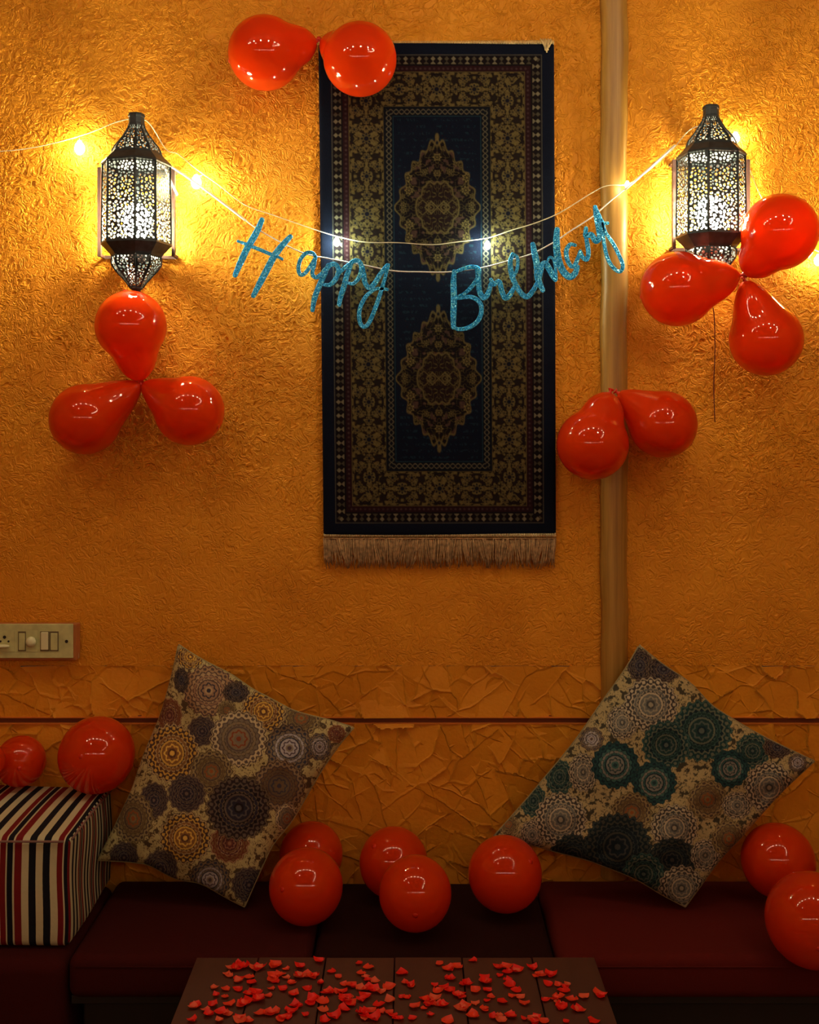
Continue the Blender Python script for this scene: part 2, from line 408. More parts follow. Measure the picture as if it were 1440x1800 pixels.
# half-round plastered pole running up the wall
def half_round(px0, px1, z0, z1, prot):
    a = P(px0, 0, prot * .5).x; b = P(px1, 0, prot * .5).x; cx = (a + b) / 2; r = (b - a) / 2
    V = []; F = []; n = 20; rows = 60
    for j in range(rows + 1):
        z = z0 + (z1 - z0) * j / rows
        wob = .0016 * math.sin(j * .55) + .0012 * math.sin(j * 1.3)
        for i in range(n + 1):
            t = math.pi * i / n
            c = math.cos(t); s = math.sin(t)
            sq = (abs(c) ** 2.6 + abs(s) ** 2.6) ** (-1 / 2.6)
            V.append((cx + wob - r * c * sq, .002 - prot * s * sq, z))
    for j in range(rows):
        for i in range(n):
            q = j * (n + 1) + i; F.append((q, q + 1, q + n + 2, q + n + 1))
    return mesh('trim_5', V, F, M_POLE, True)
pole = tag(link('trim_5', half_round(1058, 1105, .38, ZC, .032)), kind='structure')

# ---------------------------------------------------------------- rug
def rug_pattern(W, H):
    ys, xs = np.mgrid[0:H, 0:W]
    X = (xs + .5) / W * 414; Y = (ys + .5) / H * 866
    Xc = np.abs(X - 207); Yc = np.abs(Y - 433)
    dx = 207 - Xc; dy = 433 - Yc
    side = dx < dy
    d = np.where(side, dx, dy); t = np.where(side, Yc, Xc)
    navy = np.array((.004, .013, .050)); dark = np.array((.012, .006, .012)); mar = np.array((.045, .010, .020))
    cream = np.array((.46, .44, .30)); tan = np.array((.33, .27, .095)); teal = np.array((.02, .08, .14)); field = np.array((.002, .010, .042))
    C = np.empty((H, W, 3)); C[:] = navy
    def put(mask, col, a=1.0):
        mk = (np.clip(mask, 0, 1) * a)[..., None]; C[:] = C * (1 - mk) + np.asarray(col) * mk
    def lt(v, e, s=.6): return 1 / (1 + np.exp(np.clip((v - e) / s * 2.2, -30, 30)))
    put((d > 22) * (d < 23.4), cream, .35)
    # pearls and hourglasses
    b = (d >= 24.5) & (d < 41); put(b, dark)
    tp = np.mod(t, 12) - 6; alt = np.where(np.mod(np.floor(t / 12), 2) == 0, 1.0, .35)
    put(b * lt(np.abs(tp) * 1.05 + np.abs(d - 29.5) * 1.0, 4.3) * alt, cream)
    hg = (np.abs(tp) < np.abs(d - 34.2) * .9 + .6) & (d > 34) & (d < 39.2); put(b * hg * alt, cream, .85)
    b = (d >= 41) & (d < 53); put(b, mar); put(b * ((d < 42.2)), dark)
    put(b * lt(np.hypot(np.mod(t, 8) - 4, d - 47), 1.9) * (.4 + .5 * vnoise(t / 9, d * 0, 5)), (.18, .11, .12))
    put((d > 52) * (d < 53.4), tan, .6)
    # main floral border
    b = (d >= 53.4) & (d < 113); put(b, tan)
    a = d - 83; p = np.abs(a); per = 66; q = np.abs(np.mod(t, per * 2) - per)
    warpx = 5 * (vnoise(p / 9, q / 9, 11) - .5); warpy = 5 * (vnoise(p / 9, q / 9, 12) - .5)
    pw = p + warpx; qw = q + warpy
    n1 = vnoise(pw / 4.6, qw / 4.6, 1); n2 = vnoise(pw / 2.6 + 9, qw / 2.6, 2)
    put(b * lt(.53 - n1, 0, .05) * 1.0, dark, .95)
    put(b * lt(np.abs(n2 - .5), .055, .03), mar * .8, .75)
    sc1 = np.abs(pw - (15 + 11 * np.cos(q * math.pi / 33))); put(b * lt(sc1, 1.7), dark)
    sc2 = np.abs(pw - (12 + 12 * np.sin(q * math.pi / 22))); put(b * lt(sc2, 1.2), dark, .9)
    for (fx, fy, fr, nn) in ((0, 0, 11, 8), (0, 33, 8, 6), (0, 66, 12, 8), (19, 17, 8, 5), (21, 50, 7, 6), (9, 20, 5, 5), (10, 47, 5, 5)):
        rr = np.hypot(p - fx, q - fy); th = np.arctan2(q - fy, p - fx)
        e = fr * (.82 + .18 * np.cos(nn * th))
        put(b * lt(rr, e), tan * 1.05); put(b * lt(rr, e - 1.6), navy * .6 + dark * .5)
        put(b * lt(np.abs(rr - fr * .42), .9), tan * .8, .8)
    put((d >= 113) & (d < 131), (.004, .010, .026)); put((d > 112) * (d < 113.4), tan, .35)
    s = 4.0 * np.sin(t * math.pi / 9.5)
    b = (d > 116.5) & (d < 129)
    put(b * lt(np.minimum(np.abs(d - 122.5 - s), np.abs(d - 122.5 + s)), .85), cream, .6)
    put((d > 129.6) * (d < 131), teal, .9)
    # field
    f = d >= 131; put(f, field)
    row = np.mod(Y - 120, 11.6); tx = vnoise(X / 2.3, np.floor((Y - 120) / 11.6) * 3.7 + row * .35, 21); gap = vnoise(X / 7, np.floor((Y - 120) / 11.6) * 5.1, 22)
    put(f * (row > 3) * (row < 7.5) * (tx > .60) * (gap > .33) * (dx > 138), teal, .55)
    # medallions
    for cy in (290, 590):
        mx = Xc; my = np.abs(Y - cy); sy = Y - cy
        th = np.arctan2(my / 122, mx / 76); rr = ((mx / 76) ** 1.45 + (my / 122) ** 1.45) ** (1 / 1.45)
        edge = .93 + .045 * np.cos(th * 22) + .02 * np.cos(th * 9)
        ins = f * lt(rr - edge, 0, .012); put(ins, dark * .9)
        put(f * lt(np.abs(rr - edge), .018, .01), tan, .75)
        put(f * lt(np.hypot(mx, (my - 123) * .5), 3.5), tan, .8); put(f * lt(np.abs(mx - 5 - (my - 108) * -.3) + np.maximum(0, np.abs(my - 110) - 9), 1.2), tan, .7)
        w1 = 4 * (vnoise(mx / 8, my / 8, 31) - .5); n1 = vnoise((mx + w1) / 4.3, (my + w1) / 4.3, 32)
        put(ins * lt(np.abs(n1 - .5), .045, .03), tan, .62)
        n2 = vnoise((mx - w1) / 6.3 + 4, my / 6.3, 33); put(ins * lt(.72 - n2, 0, .03), (.22, .12, .10), .55)
        for (fx, fy, fr) in ((52, 52, 9), (50, 30, 8), (60, 4, 6), (34, 78, 7), (0, 88, 8), (22, 62, 6), (0, 60, 7), (42, 70, 5), (62, 20, 5), (14, 104, 5)):
            r2 = np.hypot(mx - fx, my - fy); t2 = np.arctan2(my - fy, mx - fx); e = fr * (.8 + .2 * np.cos(7 * t2))
            put(ins * lt(r2, e), tan * (1.25 if fr > 7 else .9), .85); put(ins * lt(r2, e * .62), dark); put(ins * lt(r2, e * .3), tan)
        hx = np.maximum(mx / 47 + my / 95, np.maximum(mx / 44, my / 46) * .92); hx = hx + .04 * np.cos(th * 14)
        put(ins * lt(hx, .86, .02), (.028, .010, .012)); put(ins * lt(np.abs(hx - .86), .03, .02), tan, .8)
        n3 = vnoise(mx / 3.6 + 2, my / 3.6, 34); inn = ins * lt(hx, .82, .02)
        put(inn * lt(np.abs(n3 - .5), .06, .03), tan * .8, .7)
        put(inn * lt(np.abs(np.abs(mx - 11) + my - 11), 1.2), tan, .8); put(inn * lt(np.abs(np.hypot(mx - 11, my) - 5), 1), tan, .7)
        put(inn * lt(np.abs(np.abs(mx - 26) * .9 + my - 13), 1.2), tan, .6)
    C *= .27 * (.85 + .3 * vnoise(X * .8, Y * .8, 41))[..., None]
    return C
def set_color(me, cols):
    a = me.color_attributes.new('pattern', 'FLOAT_COLOR', 'POINT')
    c = np.ones((len(cols), 4), dtype=np.float32); c[:, :3] = cols; a.data.foreach_set('color', c.ravel())
RW, RH = 414, 866
cor = [P(560, 77, .012), P(974, 75, .012), P(977.5, 941, .012), P(569, 941, .012)]
def rug_pt(u, v, dy=0):
    p = cor[0].lerp(cor[1], u).lerp(cor[3].lerp(cor[2], u), v); p.y += dy; return p
cen = rug_pt(.5, .5)
rug = thing('hanging_rug', 'long dark navy patterned rug with two medallions hanging on the orange wall', 'rug', (cen.x, 0, cor[3].z))
nx, ny = RW, RH
pat = rug_pattern(nx * 2, ny * 2).reshape(ny, 2, nx, 2, 3).mean((1, 3))
uu = (np.arange(nx)) / (nx - 1); vv = np.arange(ny) / (ny - 1)
U, Vv = np.meshgrid(uu, vv)
c0, c1, c2, c3 = [np.array(c) for c in cor]
top = c0[None, None] * (1 - U[..., None]) + c1[None, None] * U[..., None]; bot = c3[None, None] * (1 - U[..., None]) + c2[None, None] * U[..., None]
pts = top * (1 - Vv[..., None]) + bot * Vv[..., None]
edge = np.minimum(np.minimum(U, 1 - U) * RW, np.minimum(Vv, 1 - Vv) * RH)
pts[..., 1] -= .004 * (1 - np.exp(-edge / 2.5)) + .0025 * np.sin(Vv * 7 + 1) * np.sin(U * 5) + .0025
ix = np.arange(ny - 1)[:, None] * nx + np.arange(nx - 1)[None, :]
fc = np.stack([ix, ix + nx, ix + nx + 1, ix + 1], -1).reshape(-1, 4)
me = bpy.data.meshes.new('pile'); me.vertices.add(nx * ny); me.vertices.foreach_set('co', pts.reshape(-1))
me.loops.add(fc.size); me.loops.foreach_set('vertex_index', fc.ravel().astype(np.int32))
me.polygons.add(len(fc)); me.polygons.foreach_set('loop_start', np.arange(0, fc.size, 4, dtype=np.int32))
me.update(calc_edges=True); me.shade_smooth(); me.materials.append(M_RUG); set_color(me, pat.reshape(-1, 3))
link('pile', me, rug)
V = []; 
for u, v in ((0, 0), (1, 0), (1, 1), (0, 1)):
    p = rug_pt(u, v); V.append(Vector((p.x, -.0125, p.z)))
V += [Vector((p.x, -.004, p.z)) for p in V]
link('backing', mesh('backing', V, [(0, 1, 2, 3), (7, 6, 5, 4), (0, 4, 5, 1), (1, 5, 6, 2), (2, 6, 7, 3), (3, 7, 4, 0)], M_NAVY), rug)
def stitches(name, v, n, h, r):
    V = []; F = []
    for i in range(n):
        p = rug_pt((i + .5) / n, v); x = p.x
        z0 = p.z + h * .5; z1 = p.z - h * .5
        tube([(x - .0004, -.0135, z0), (x, -.0185, (z0 + z1) / 2), (x + .0004, -.0135, z1)], r, 5, V, F)
    return link(name, mesh(name, V, F, M_STITCH, True), rug)
stitches('stitched_edge', 0.0, 150, .010, .0013)
stitches('stitched_edge', 1.0, 150, .011, .0014)
# torn scrap of fringe tucked at the upper right corner
V = []; F = []
for i in range(14):
    a = P(950 + i * 1.5, 68 + (i % 3) * 2, .02); b = P(957 + i * .6, 88 + (i % 4) * 1.5 - abs(i - 7), .024)
    tube(catmull([a, a.lerp(b, .5) + Vector((.003 * math.sin(i), -.004, 0)), b], 4), .0016, 5, V, F)
link('fringe_scrap', mesh('fringe_scrap', V, F, M_STITCH, True), rug)
V = []; F = []; random.seed(8)
for i in range(420):
    u = i / 419; p = rug_pt(u, 1.0); ln = .066 + random.uniform(-.008, .010)
    grp = math.sin(u * 31) * .006 + math.sin(u * 83 + 2) * .005 + math.sin(u * 12) * .004
    x = p.x; z = p.z - .007
    y0 = -.011 - random.uniform(0, .006)
    tube([(x, y0, z), (x + grp * .5 + random.uniform(-.001, .001), y0 - .003 * random.random(), z - ln * .4),
          (x + grp + random.uniform(-.003, .003), y0 - .003, z - ln * .75), (x + grp * 1.3 + random.uniform(-.005, .005), y0 - .001, z - ln)],
         [.0013, .0014, .0013, .0006], 4, V, F)
fr = link('fringe', mesh('fringe', V, F, M_FRINGE, True), rug); tag(fr, kind='stuff')
V = []; F = []
tube([rug_pt(i / 20, 1.0) + Vector((0, -.004, -.0075)) for i in range(21)], .0016, 5, V, F)
link('binding_cord', mesh('binding_cord', V, F, M_FRINGE, True), rug)

# ---------------------------------------------------------------- lanterns
def pierced(wd, ht, seed, pitch=.0054):
    """2D sheet wd x ht with a lace of cut-outs -> (verts2d, tris)"""
    rnd = random.Random(seed); holes = []
    mg = .0026
    def add(cx, cy, a, b, ang):
        r = max(a, b)
        if abs(cx) > wd / 2 - mg - min(a, b) or not (mg + min(a, b) < cy < ht - mg - min(a, b)): return
        if abs(cx) + r * abs(math.cos(ang)) > wd / 2 - .0012 or cy + r * abs(math.sin(ang)) > ht - .0012 or cy - r * abs(math.sin(ang)) < .0012: return
        for h in holes:
            dd = math.hypot(h[0] - cx, h[1] - cy)
            da = math.atan2(cy - h[1], cx - h[0])
            def ext(A, B, g, da=da): return A * B / math.sqrt((B * math.cos(da - g)) ** 2 + (A * math.sin(da - g)) ** 2)
            if dd < ext(h[2], h[3], h[4]) + ext(a, b, ang) + .0012: return
        holes.append((cx, cy, a, b, ang))
    nros = max(1, round(ht / .062))
    for i in range(nros):
        cy = ht * (i + .5) / nros
        for rr, n, a, b in ((0, 1, .0017, .0017), (.0068, 7, .0034, .0024), (.0144, 9, .0042, .0035), (.0222, 13, .0044, .0031), (.0300, 17, .0045, .0036)):
            for k in range(n):
                t = 2 * math.pi * (k + .5 * (n == 10)) / n
                add(rr * math.cos(t), cy + rr * math.sin(t), a, b, t)
    y = mg
    row = 0
    while y < ht:
        x = -wd / 2 + (pitch / 2 if row % 2 else 0)
        while x < wd / 2:
            s = rnd.uniform(.9, 1.15)
            (add(x, y, .0040 * s, .0028 * s, rnd.choice((.6, -.6, 1.57, 0))), add(x, y, .0024, .0020, .6)); x += pitch * .5
        y += pitch * .42; row += 1
    vs = [(-wd / 2, 0), (wd / 2, 0), (wd / 2, ht), (-wd / 2, ht)]; polys = [[0, 1, 2, 3]]
    for cx, cy, a, b, ang in holes:
        i0 = len(vs); m = 8
        for k in range(m):
            t = 2 * math.pi * k / m; px = a * math.cos(t); py = b * math.sin(t)
            vs.append((cx + px * math.cos(ang) - py * math.sin(ang), cy + px * math.sin(ang) + py * math.cos(ang)))
        polys.append(list(range(i0, i0 + m)))
    # the outline is input face 0; any triangle that also lies in a hole polygon is cut away
    # (CDT works on the numbers given, so feed millimetres)
    r = geometry.delaunay_2d_cdt([Vector((v[0] * 1000, v[1] * 1000)) for v in vs], [], polys, 1, 1e-4)
    keep = [f for f, o in zip(r[2], r[5]) if list(o) == [0]]
    return [v / 1000 for v in r[0]], keep
def ray(ang, r):   # ang 0 faces the camera (-y), positive to the right
    return Vector((r * math.sin(ang), -r * math.cos(ang), 0))
CACHE = {}
def lantern(label, cpx, ytop, angs, group):
    dc = .092                                     # axis distance from wall
    k = (D - dc) / D
    c = P(cpx, ytop, dc)
    root = thing('wall_lantern', label, 'lantern', (c.x, 0, c.z - .44), group)
    def pr(lst): return [(hw * S * k, -(py - 203) * S * k) for py, hw in lst]   # (radius, z below top)
    dome = pr([(220, 13), (228, 15), (237, 20.5), (247, 28.5), (257, 36.5), (264, 40.5), (271, 42.5)])
    collar = pr([(270, 44), (273, 45.5), (286, 59), (290, 61), (292, 59)])
    body = pr([(291, 58), (325, 58), (360, 58.5), (395, 59), (429, 59)])
    collar2 = pr([(427, 60), (431, 61.5), (447, 46), (451, 43.5), (452, 41)])
    cup = pr([(451, 41.5), (459, 43), (467, 42), (477, 35), (488, 25), (498, 16), (506, 11)])
    def at(v): return Vector((c.x, c.y, c.z)) + v
    def section(prof, i, wide):
        a0, a1 = angs[i], angs[(i + 1) % 8] + (2 * math.pi if i == 7 else 0)
        L = [0]
        for j in range(1, len(prof)): L.append(L[-1] + math.hypot(prof[j][0] - prof[j - 1][0], prof[j][1] - prof[j - 1][1]))
        H = L[-1]; rav = max(r for r, z in prof); wd = 2 * rav * math.sin((a1 - a0) / 2)
        if prof is not body: wd *= .86
        key = (round(wd, 4), round(H, 4))
        if key not in CACHE: CACHE[key] = pierced(wd, H, len(CACHE))
        v2, tr = CACHE[key]; V = []
        for v in v2:
            u = v.x / wd + .5; s = H - v.y if False else v.y
            j = 0
            while j < len(L) - 2 and L[j + 1] < s: j += 1
            f = min(1, max(0, (s - L[j]) / (L[j + 1] - L[j])))
            r = prof[j][0] * (1 - f) + prof[j + 1][0] * f; z = prof[j][1] * (1 - f) + prof[j + 1][1] * f
            V.append(at(ray(a0, r).lerp(ray(a1, r), u) + Vector((0, 0, z))))
        m = mesh('pierced_panel', V, [tuple(t) for t in tr], M_METAL)
        return link('pierced_panel', m, root)
    for prof in (dome, body, cup):
        for i in range(8): section(prof, i, True)
    def solid(name, prof, cap=False):
        V = []; F = []
        for r, z in prof:
            for a in angs: V.append(at(ray(a, r) + Vector((0, 0, z))))
        for j in range(len(prof) - 1):
            for i in range(8):
                i2 = (i + 1) % 8; F.append((j * 8 + i, (j + 1) * 8 + i, (j + 1) * 8 + i2, j * 8 + i2))
        if cap: F.append(tuple(range(8))); F.append(tuple(len(prof) * 8 - 8 + i for i in range(8))[::-1])
        return link(name, mesh(name, V, F, M_METAL), root)
    solid('upper_collar', collar); solid('lower_collar', collar2)
    capv = pr([(200, 13.5), (203, 14.5), (206, 14.5), (207, 13.6), (217, 13.6), (219, 14.6), (222, 14.6)])
    solid('cap', capv, True)
    V, F = lathe([(r, z) for r, z in pr([(505, 11), (508, 11.5), (510, 8), (515, 5), (519, 7), (523, 7), (527, 3), (530, .6)])], 16)
    link('finial', mesh('finial', [at(v) for v in V], F, M_METAL, True), root)
    for i in range(8):
        for prof, r0 in ((dome, .0016), (body, .0021), (cup, .0016)):
            V, F = tube([at(ray(angs[i], r + .0006) + Vector((0, 0, z))) for r, z in prof], r0, 6)
            link('rib', mesh('rib', V, F, M_METAL, True), root)
    # wall frame: two side rails joined by cross bars
    bm = bmesh.new()
    zt = c.z - (287 - 203) * S * k; zb = c.z - (446 - 203) * S * k
    xl = P(cpx - 65, 0, .045).x; xr = P(cpx + 65, 0, .045).x
    for x in (xl, xr): box_bm(x - .004, x + .004, -.050, -.038, zb, zt, bm=bm)
    for z in (zt - .004, zb + .004):
        for x in (xl, xr): box_bm(x - .003, x + .003, -.045, -.001, z - .003, z + .003, bm=bm)
        box_bm(xl, xr, -.006, -.001, z - .004, z + .004, bm=bm)
    link('back_frame', bm_mesh('back_frame', bm, M_METAL2), root)
    # bulb and its holder
    zc = c.z - (392 - 203) * S * k
    prof = [(.004, .046), (.014, .044), (.024, .036), (.031, .024), (.034, .008), (.032, -.010), (.025, -.028), (.019, -.042), (.016, -.054), (.015, -.062)]
    V, F = lathe([(r, z) for r, z in prof][::-1], 24)
    b = link('bulb', mesh('bulb', [Vector((c.x, c.y + .004, zc)) + v for v in V], F, M_BULB, True), root); tag(b, 'glowing white bulb')
    V, F = lathe([(.016, -.092), (.020, -.090), (.020, -.060), (.014, -.058)], 16)
    link('bulb_holder', mesh('bulb_holder', [Vector((c.x, c.y + .004, zc)) + v for v in V], F, M_METAL2, True), root)
    bm = box_bm(c.x - .006, c.x + .006, c.y, -.002, zb + .004, zb + .010)
    link('holder_arm', bm_mesh('holder_arm', bm, M_METAL2), root)
    return root
dg = [R(a) for a in (-133, -79, -43, 11, 47, 101, 137, 191)]
lantern('pierced metal wall lantern glowing at the left, hung above a trio of three balloons', 240, 203, dg, 'pierced wall lanterns')
dg = [R(a) for a in (-144.5, -108.5, -54.5, -18.5, 35.5, 71.5, 125.5, 161.5)]
lantern('pierced metal wall lantern glowing right of the pole, its base hidden behind balloons', 1250, 189, dg, 'pierced wall lanterns')

# ---------------------------------------------------------------- balloons
def balloon(label, c, r, knot, group=None, tip=.010, sq=1.0, blunt=0.35):
    """c crown-sphere centre (world), knot point (world)"""
    c = Vector(c); knot = Vector(knot); ax = c - knot; dist = ax.length; ax.normalize()
    prof = []
    # neck curve from the knot to the tangent of the sphere, then the sphere
    if dist > r * 1.05:
        phi = math.acos(min(.96, r / dist)) * 1.0    # angle from -axis at centre
    else: phi = .35
    phi = max(.3, phi)
    t1 = dist - r * math.cos(phi); r1 = r * math.sin(phi)
    slope = math.cos(phi) / math.sin(phi)
    n = 12
    for i in range(n):
        s = i / n
        # hermite in radius over s
        m0 = r1 * (1.0 + .95 * blunt); m1 = slope * t1
        h00 = 2 * s ** 3 - 3 * s ** 2 + 1; h10 = s ** 3 - 2 * s ** 2 + s; h01 = -2 * s ** 3 + 3 * s ** 2; h11 = s ** 3 - s ** 2
        prof.append((h00 * tip + h10 * m0 + h01 * r1 + h11 * m1, t1 * s))
    m = 30
    for i in range(m + 1):
        a = phi + (math.pi - phi) * i / m
        prof.append((max(r * math.sin(a), .0003), dist - r * math.cos(a)))
    V, F = lathe(prof, 48)
    q = ax.to_track_quat('Z', 'Y')
    root = thing('balloon', label, 'balloon', knot, group)
    me = mesh('skin', [knot + q @ v for v in V], F, M_BALLOON, True)
    link('skin', me, root)
    V, F = lathe([(.0022, -.012), (.0075, -.012), (.0065, -.009), (.0028, -.006), (.0048, -.003), (.0052, .0005), (.004, .003)], 14)
    link('knot', mesh('knot', [knot + q @ v for v in V], F, M_KNOT, True), root)
    # nipple on the crown
    V, F = lathe([(.0065, -.0008), (.005, .0008), (.002, .0016), (.0004, .0018)], 14)
    link('crown', mesh('crown', [knot + ax * (dist + r - .0002) + q @ v for v in V], F, M_KNOT, True), root)
    return root
def bal(label, cx, cy, rp, kx, ky, d, dk, group, **kw):
    k = (D - d) / D
    return balloon(label, P(cx, cy, d), rp * S * k, P(kx, ky, dk), group, **kw)
G1 = 'balloons taped to the wall'
bal('orange-red balloon at the top, left one of the pair, wholly on orange wall', 466, 93, 65, 556, 72, .093, .075, G1, blunt=.9)
bal('orange-red balloon at the top overlapping the upper left corner of the rug', 633, 104, 64.5, 566, 72, .112, .075, G1)
bal('upright orange-red balloon directly under the left lantern, top of the trio', 230, 573, 62.5, 246, 668, .098, .070, G1, blunt=.85, tip=.013)
bal('orange-red balloon of the left trio pointing down left', 150, 737, 62.5, 246, 676, .094, .064, G1, blunt=.5)
bal('orange-red balloon of the left trio pointing down right', 333, 722, 61.5, 252, 676, .094, .064, G1, blunt=.3)
bal('orange-red balloon in front of the right lantern, topmost of the right trio', 1371, 408, 67, 1312, 484, .175, .140, G1, blunt=1.1)
bal('orange-red balloon of the right trio lying leftward across the lantern base', 1192, 508, 66, 1300, 484, .120, .140, G1, blunt=.9)
bal('orange-red balloon hanging straight down as the lowest of the right trio', 1347, 597, 64, 1310, 494, .115, .125, G1, blunt=.6)
bal('orange-red balloon of the pair on the pole, left one beside the rug', 1042, 781, 63, 1072, 692, .118, .100, G1, blunt=1.0, tip=.014)
bal('orange-red balloon of the pair on the pole, right one against bare wall', 1166, 746, 59.5, 1088, 692, .098, .080, G1, blunt=.25)
G2 = 'loose balloons on the seat'
def rest(label, cx, cy, rp, d, z, group=G2, dirn=(0, .3, 1), el=1.12):
    """a balloon lying on something; knot mostly hidden behind"""
    k = (D - d) / D; c = P(cx, cy, d); r = rp * S * k
    v = Vector(dirn).normalized()
    return balloon(label, c, r, c + v * r * el, group, tip=.008, blunt=.9)
rest('red balloon on the striped bolster, largest there, beside the left cushion', 170, 1327, 66.5, .094, .6, dirn=(.15, 1, -.25), el=.98)
rest('small red balloon on the striped bolster near its left, seen whole', 36, 1338, 44, .064, .6, dirn=(-.3, 1, 0), el=.98)
rest('red balloon on the bolster cut off by the left edge of the picture', -24, 1338, 32, .155, .6, dirn=(0, 1, -.2), el=.98)
rest('red balloon tucked behind another beside the left cushion, mostly hidden', 547, 1502, 56, .080, .38, dirn=(-.2, .8, .3), el=1.0)
rest('red balloon in front of the left cushion, bulging to its right', 538, 1558, 65, .262, .38, dirn=(.7, 1, -.3), el=1.0)
rest('red balloon at the centre behind the frontmost one, near the wall', 692, 1516, 60.5, .118, .38, dirn=(.55, .5, -.65), el=1.05)
rest('red balloon at the centre, frontmost on the dark middle seat cushion', 730, 1570, 64, .305, .38, dirn=(0, 1, .2), el=1.0)
rest('red balloon alone at the lower left corner of the teal cushion', 888, 1536, 65, .205, .38, dirn=(-.7, .6, -.6), el=1.08)
rest('red balloon right of the teal cushion, behind the frontmost right one', 1368, 1513, 64, .170, .38, dirn=(-.2, .9, .1), el=1.0)
rest('large red balloon at the lower right, on the front edge of the seat', 1428, 1617, 81, .432, .38, dirn=(.2, 1, .2), el=1.0)

# ---------------------------------------------------------------- fairy lights on the wall
def drop_bulb(p, mat, r=.0085):
    V, F = lathe([(r * z[0], r * z[1]) for z in ((.05, -1.25), (.45, -1.12), (.85, -.65), (1, 0), (.86, .6), (.5, 1.15), (.32, 1.5))], 16)
    return mesh('fairy_bulb', [Vector(p) + v for v in V], F, mat, True)
wire_px = [(-30, 268, .02), (40, 262, .02), (100, 252, .025), (160, 232, .03), (215, 213, .05), (255, 212, .05), (290, 262, .03), (312, 272, .03), (345, 296, .03), (385, 325, .03),
           (430, 362, .03), (480, 378, .03), (530, 397, .03), (585, 414, .035), (640, 424, .04), (700, 425, .04), (760, 429, .04), (800, 424, .04), (855, 420, .04), (900, 406, .04),
           (940, 392, .04), (985, 374, .045), (1040, 340, .055), (1068, 326, .06), (1104, 322, .055), (1140, 298, .04), (1180, 262, .04), (1220, 225, .05), (1275, 225, .05), (1300, 262, .03), (1318, 300, .03), (1334, 340, .04),
           (1372, 400, .035), (1420, 432, .03), (1470, 450, .03)]
random.seed(3)
wp = [P(a + random.uniform(-2, 2), b + random.uniform(-2, 2), c) for a, b, c in wire_px]
fs = thing('string_light', 'thin string of small glowing bulbs running across wall, lanterns and rug', 'string lights', (0, 0, P(0, 430).z))
V, F = tube(catmull(wp, 6), .00125, 5)
link('wire', mesh('wire', V, F, M_WIRE, True), fs)
for px, py, d, mt, r in ((140, 261, .03, M_FAIRY, .0125), (345, 321, .03, M_FAIRY, .0125), (592, 426, .050, M_FAIRYW, .0075), (857, 432, .052, M_FAIRYW, .0075),
                      (1103, 325, .062, M_FAIRY, .006), (1293, 243, .02, M_FAIRY, .010), (1439, 458, .03, M_FAIRY, .010)):
    b = link('fairy_bulb', drop_bulb(P(px, py, d), mt, r), fs)
    near = min(catmull(wp, 6), key=lambda q: (q - P(px, py, d)).length)
    V, F = tube([P(px, py, d) + Vector((0, 0, r)), near], .0011, 5)
    link('lead', mesh('lead', V, F, M_WIRE, True), b)
thr = thing('hanging_thread', 'thin dark red thread dangling below the left balloon of the right trio', 'thread', P(1256, 742, .012))
V, F = tube(catmull([P(1252, 530, .06), P(1256, 560, .03), P(1257, 620, .014), P(1255, 680, .012), P(1257, 742, .012)], 5), .0013, 5)
link('strand', mesh('strand', V, F, simple('dark_red_thread', (.10, .012, .008), .7), True), thr)

# ---------------------------------------------------------------- birthday banner
ban = thing('birthday_banner', 'turquoise glitter script banner reading Happy Birthday strung between the two lanterns', 'banner', P(720, 480, .07))
def ribbon_stroke(pts, wpx, d, V, F, th=.0024, taper=(.75, .75)):
    """flat card stroke: pts in photo pixels, wpx width in pixels"""
    k = (D - d) / D
    c = catmull([Vector((a, b, 0)) for a, b in pts], 7)
    n = len(c)
    rows = []
    L = [0]
    for i in range(1, n): L.append(L[-1] + (c[i] - c[i - 1]).length)
    T = L[-1]
    for i in range(n):
        t = (c[min(i + 1, n - 1)] - c[max(i - 1, 0)]); t.normalize(); nr = Vector((-t.y, t.x, 0))
        s = L[i] / T
        w = wpx * .57 * (taper[0] + (1 - taper[0]) * min(1, s * 4)) * (taper[1] + (1 - taper[1]) * min(1, (1 - s) * 4))
        rows.append((c[i], nr, w, t))
    a, nr, w, t = rows[0]; pre = [(a - t * w * .9, nr, w * .4, t), (a - t * w * .55, nr, w * .82, t)]
    a, nr, w, t = rows[-1]; post = [(a + t * w * .55, nr, w * .82, t), (a + t * w * .9, nr, w * .4, t)]
    rows = pre + rows + post
    b0 = len(V)
    for a, nr, w, t in rows:
        for sgn, dd in ((-1, d + th), (1, d + th), (1, d), (-1, d)):
            e = w - (.5 if dd > d else 0)
            q = a + nr * sgn * max(e, .2); V.append(P(q.x, q.y, dd))
    for i in range(len(rows) - 1):
        for j in range(4):
            j2 = (j + 1) % 4; F.append((b0 + i * 4 + j, b0 + i * 4 + j2, b0 + (i + 1) * 4 + j2, b0 + (i + 1) * 4 + j))
    F.append((b0 + 3, b0 + 2, b0 + 1, b0)); e = b0 + (len(rows) - 1) * 4; F.append((e, e + 1, e + 2, e + 3))
A = lambda L: [(380 + x / 3.789, 340 + y / 3.789) for x, y in L]
B = lambda L: [(740 + x / 3.789, 340 + y / 3.789) for x, y in L]
q = 1 / 3.789
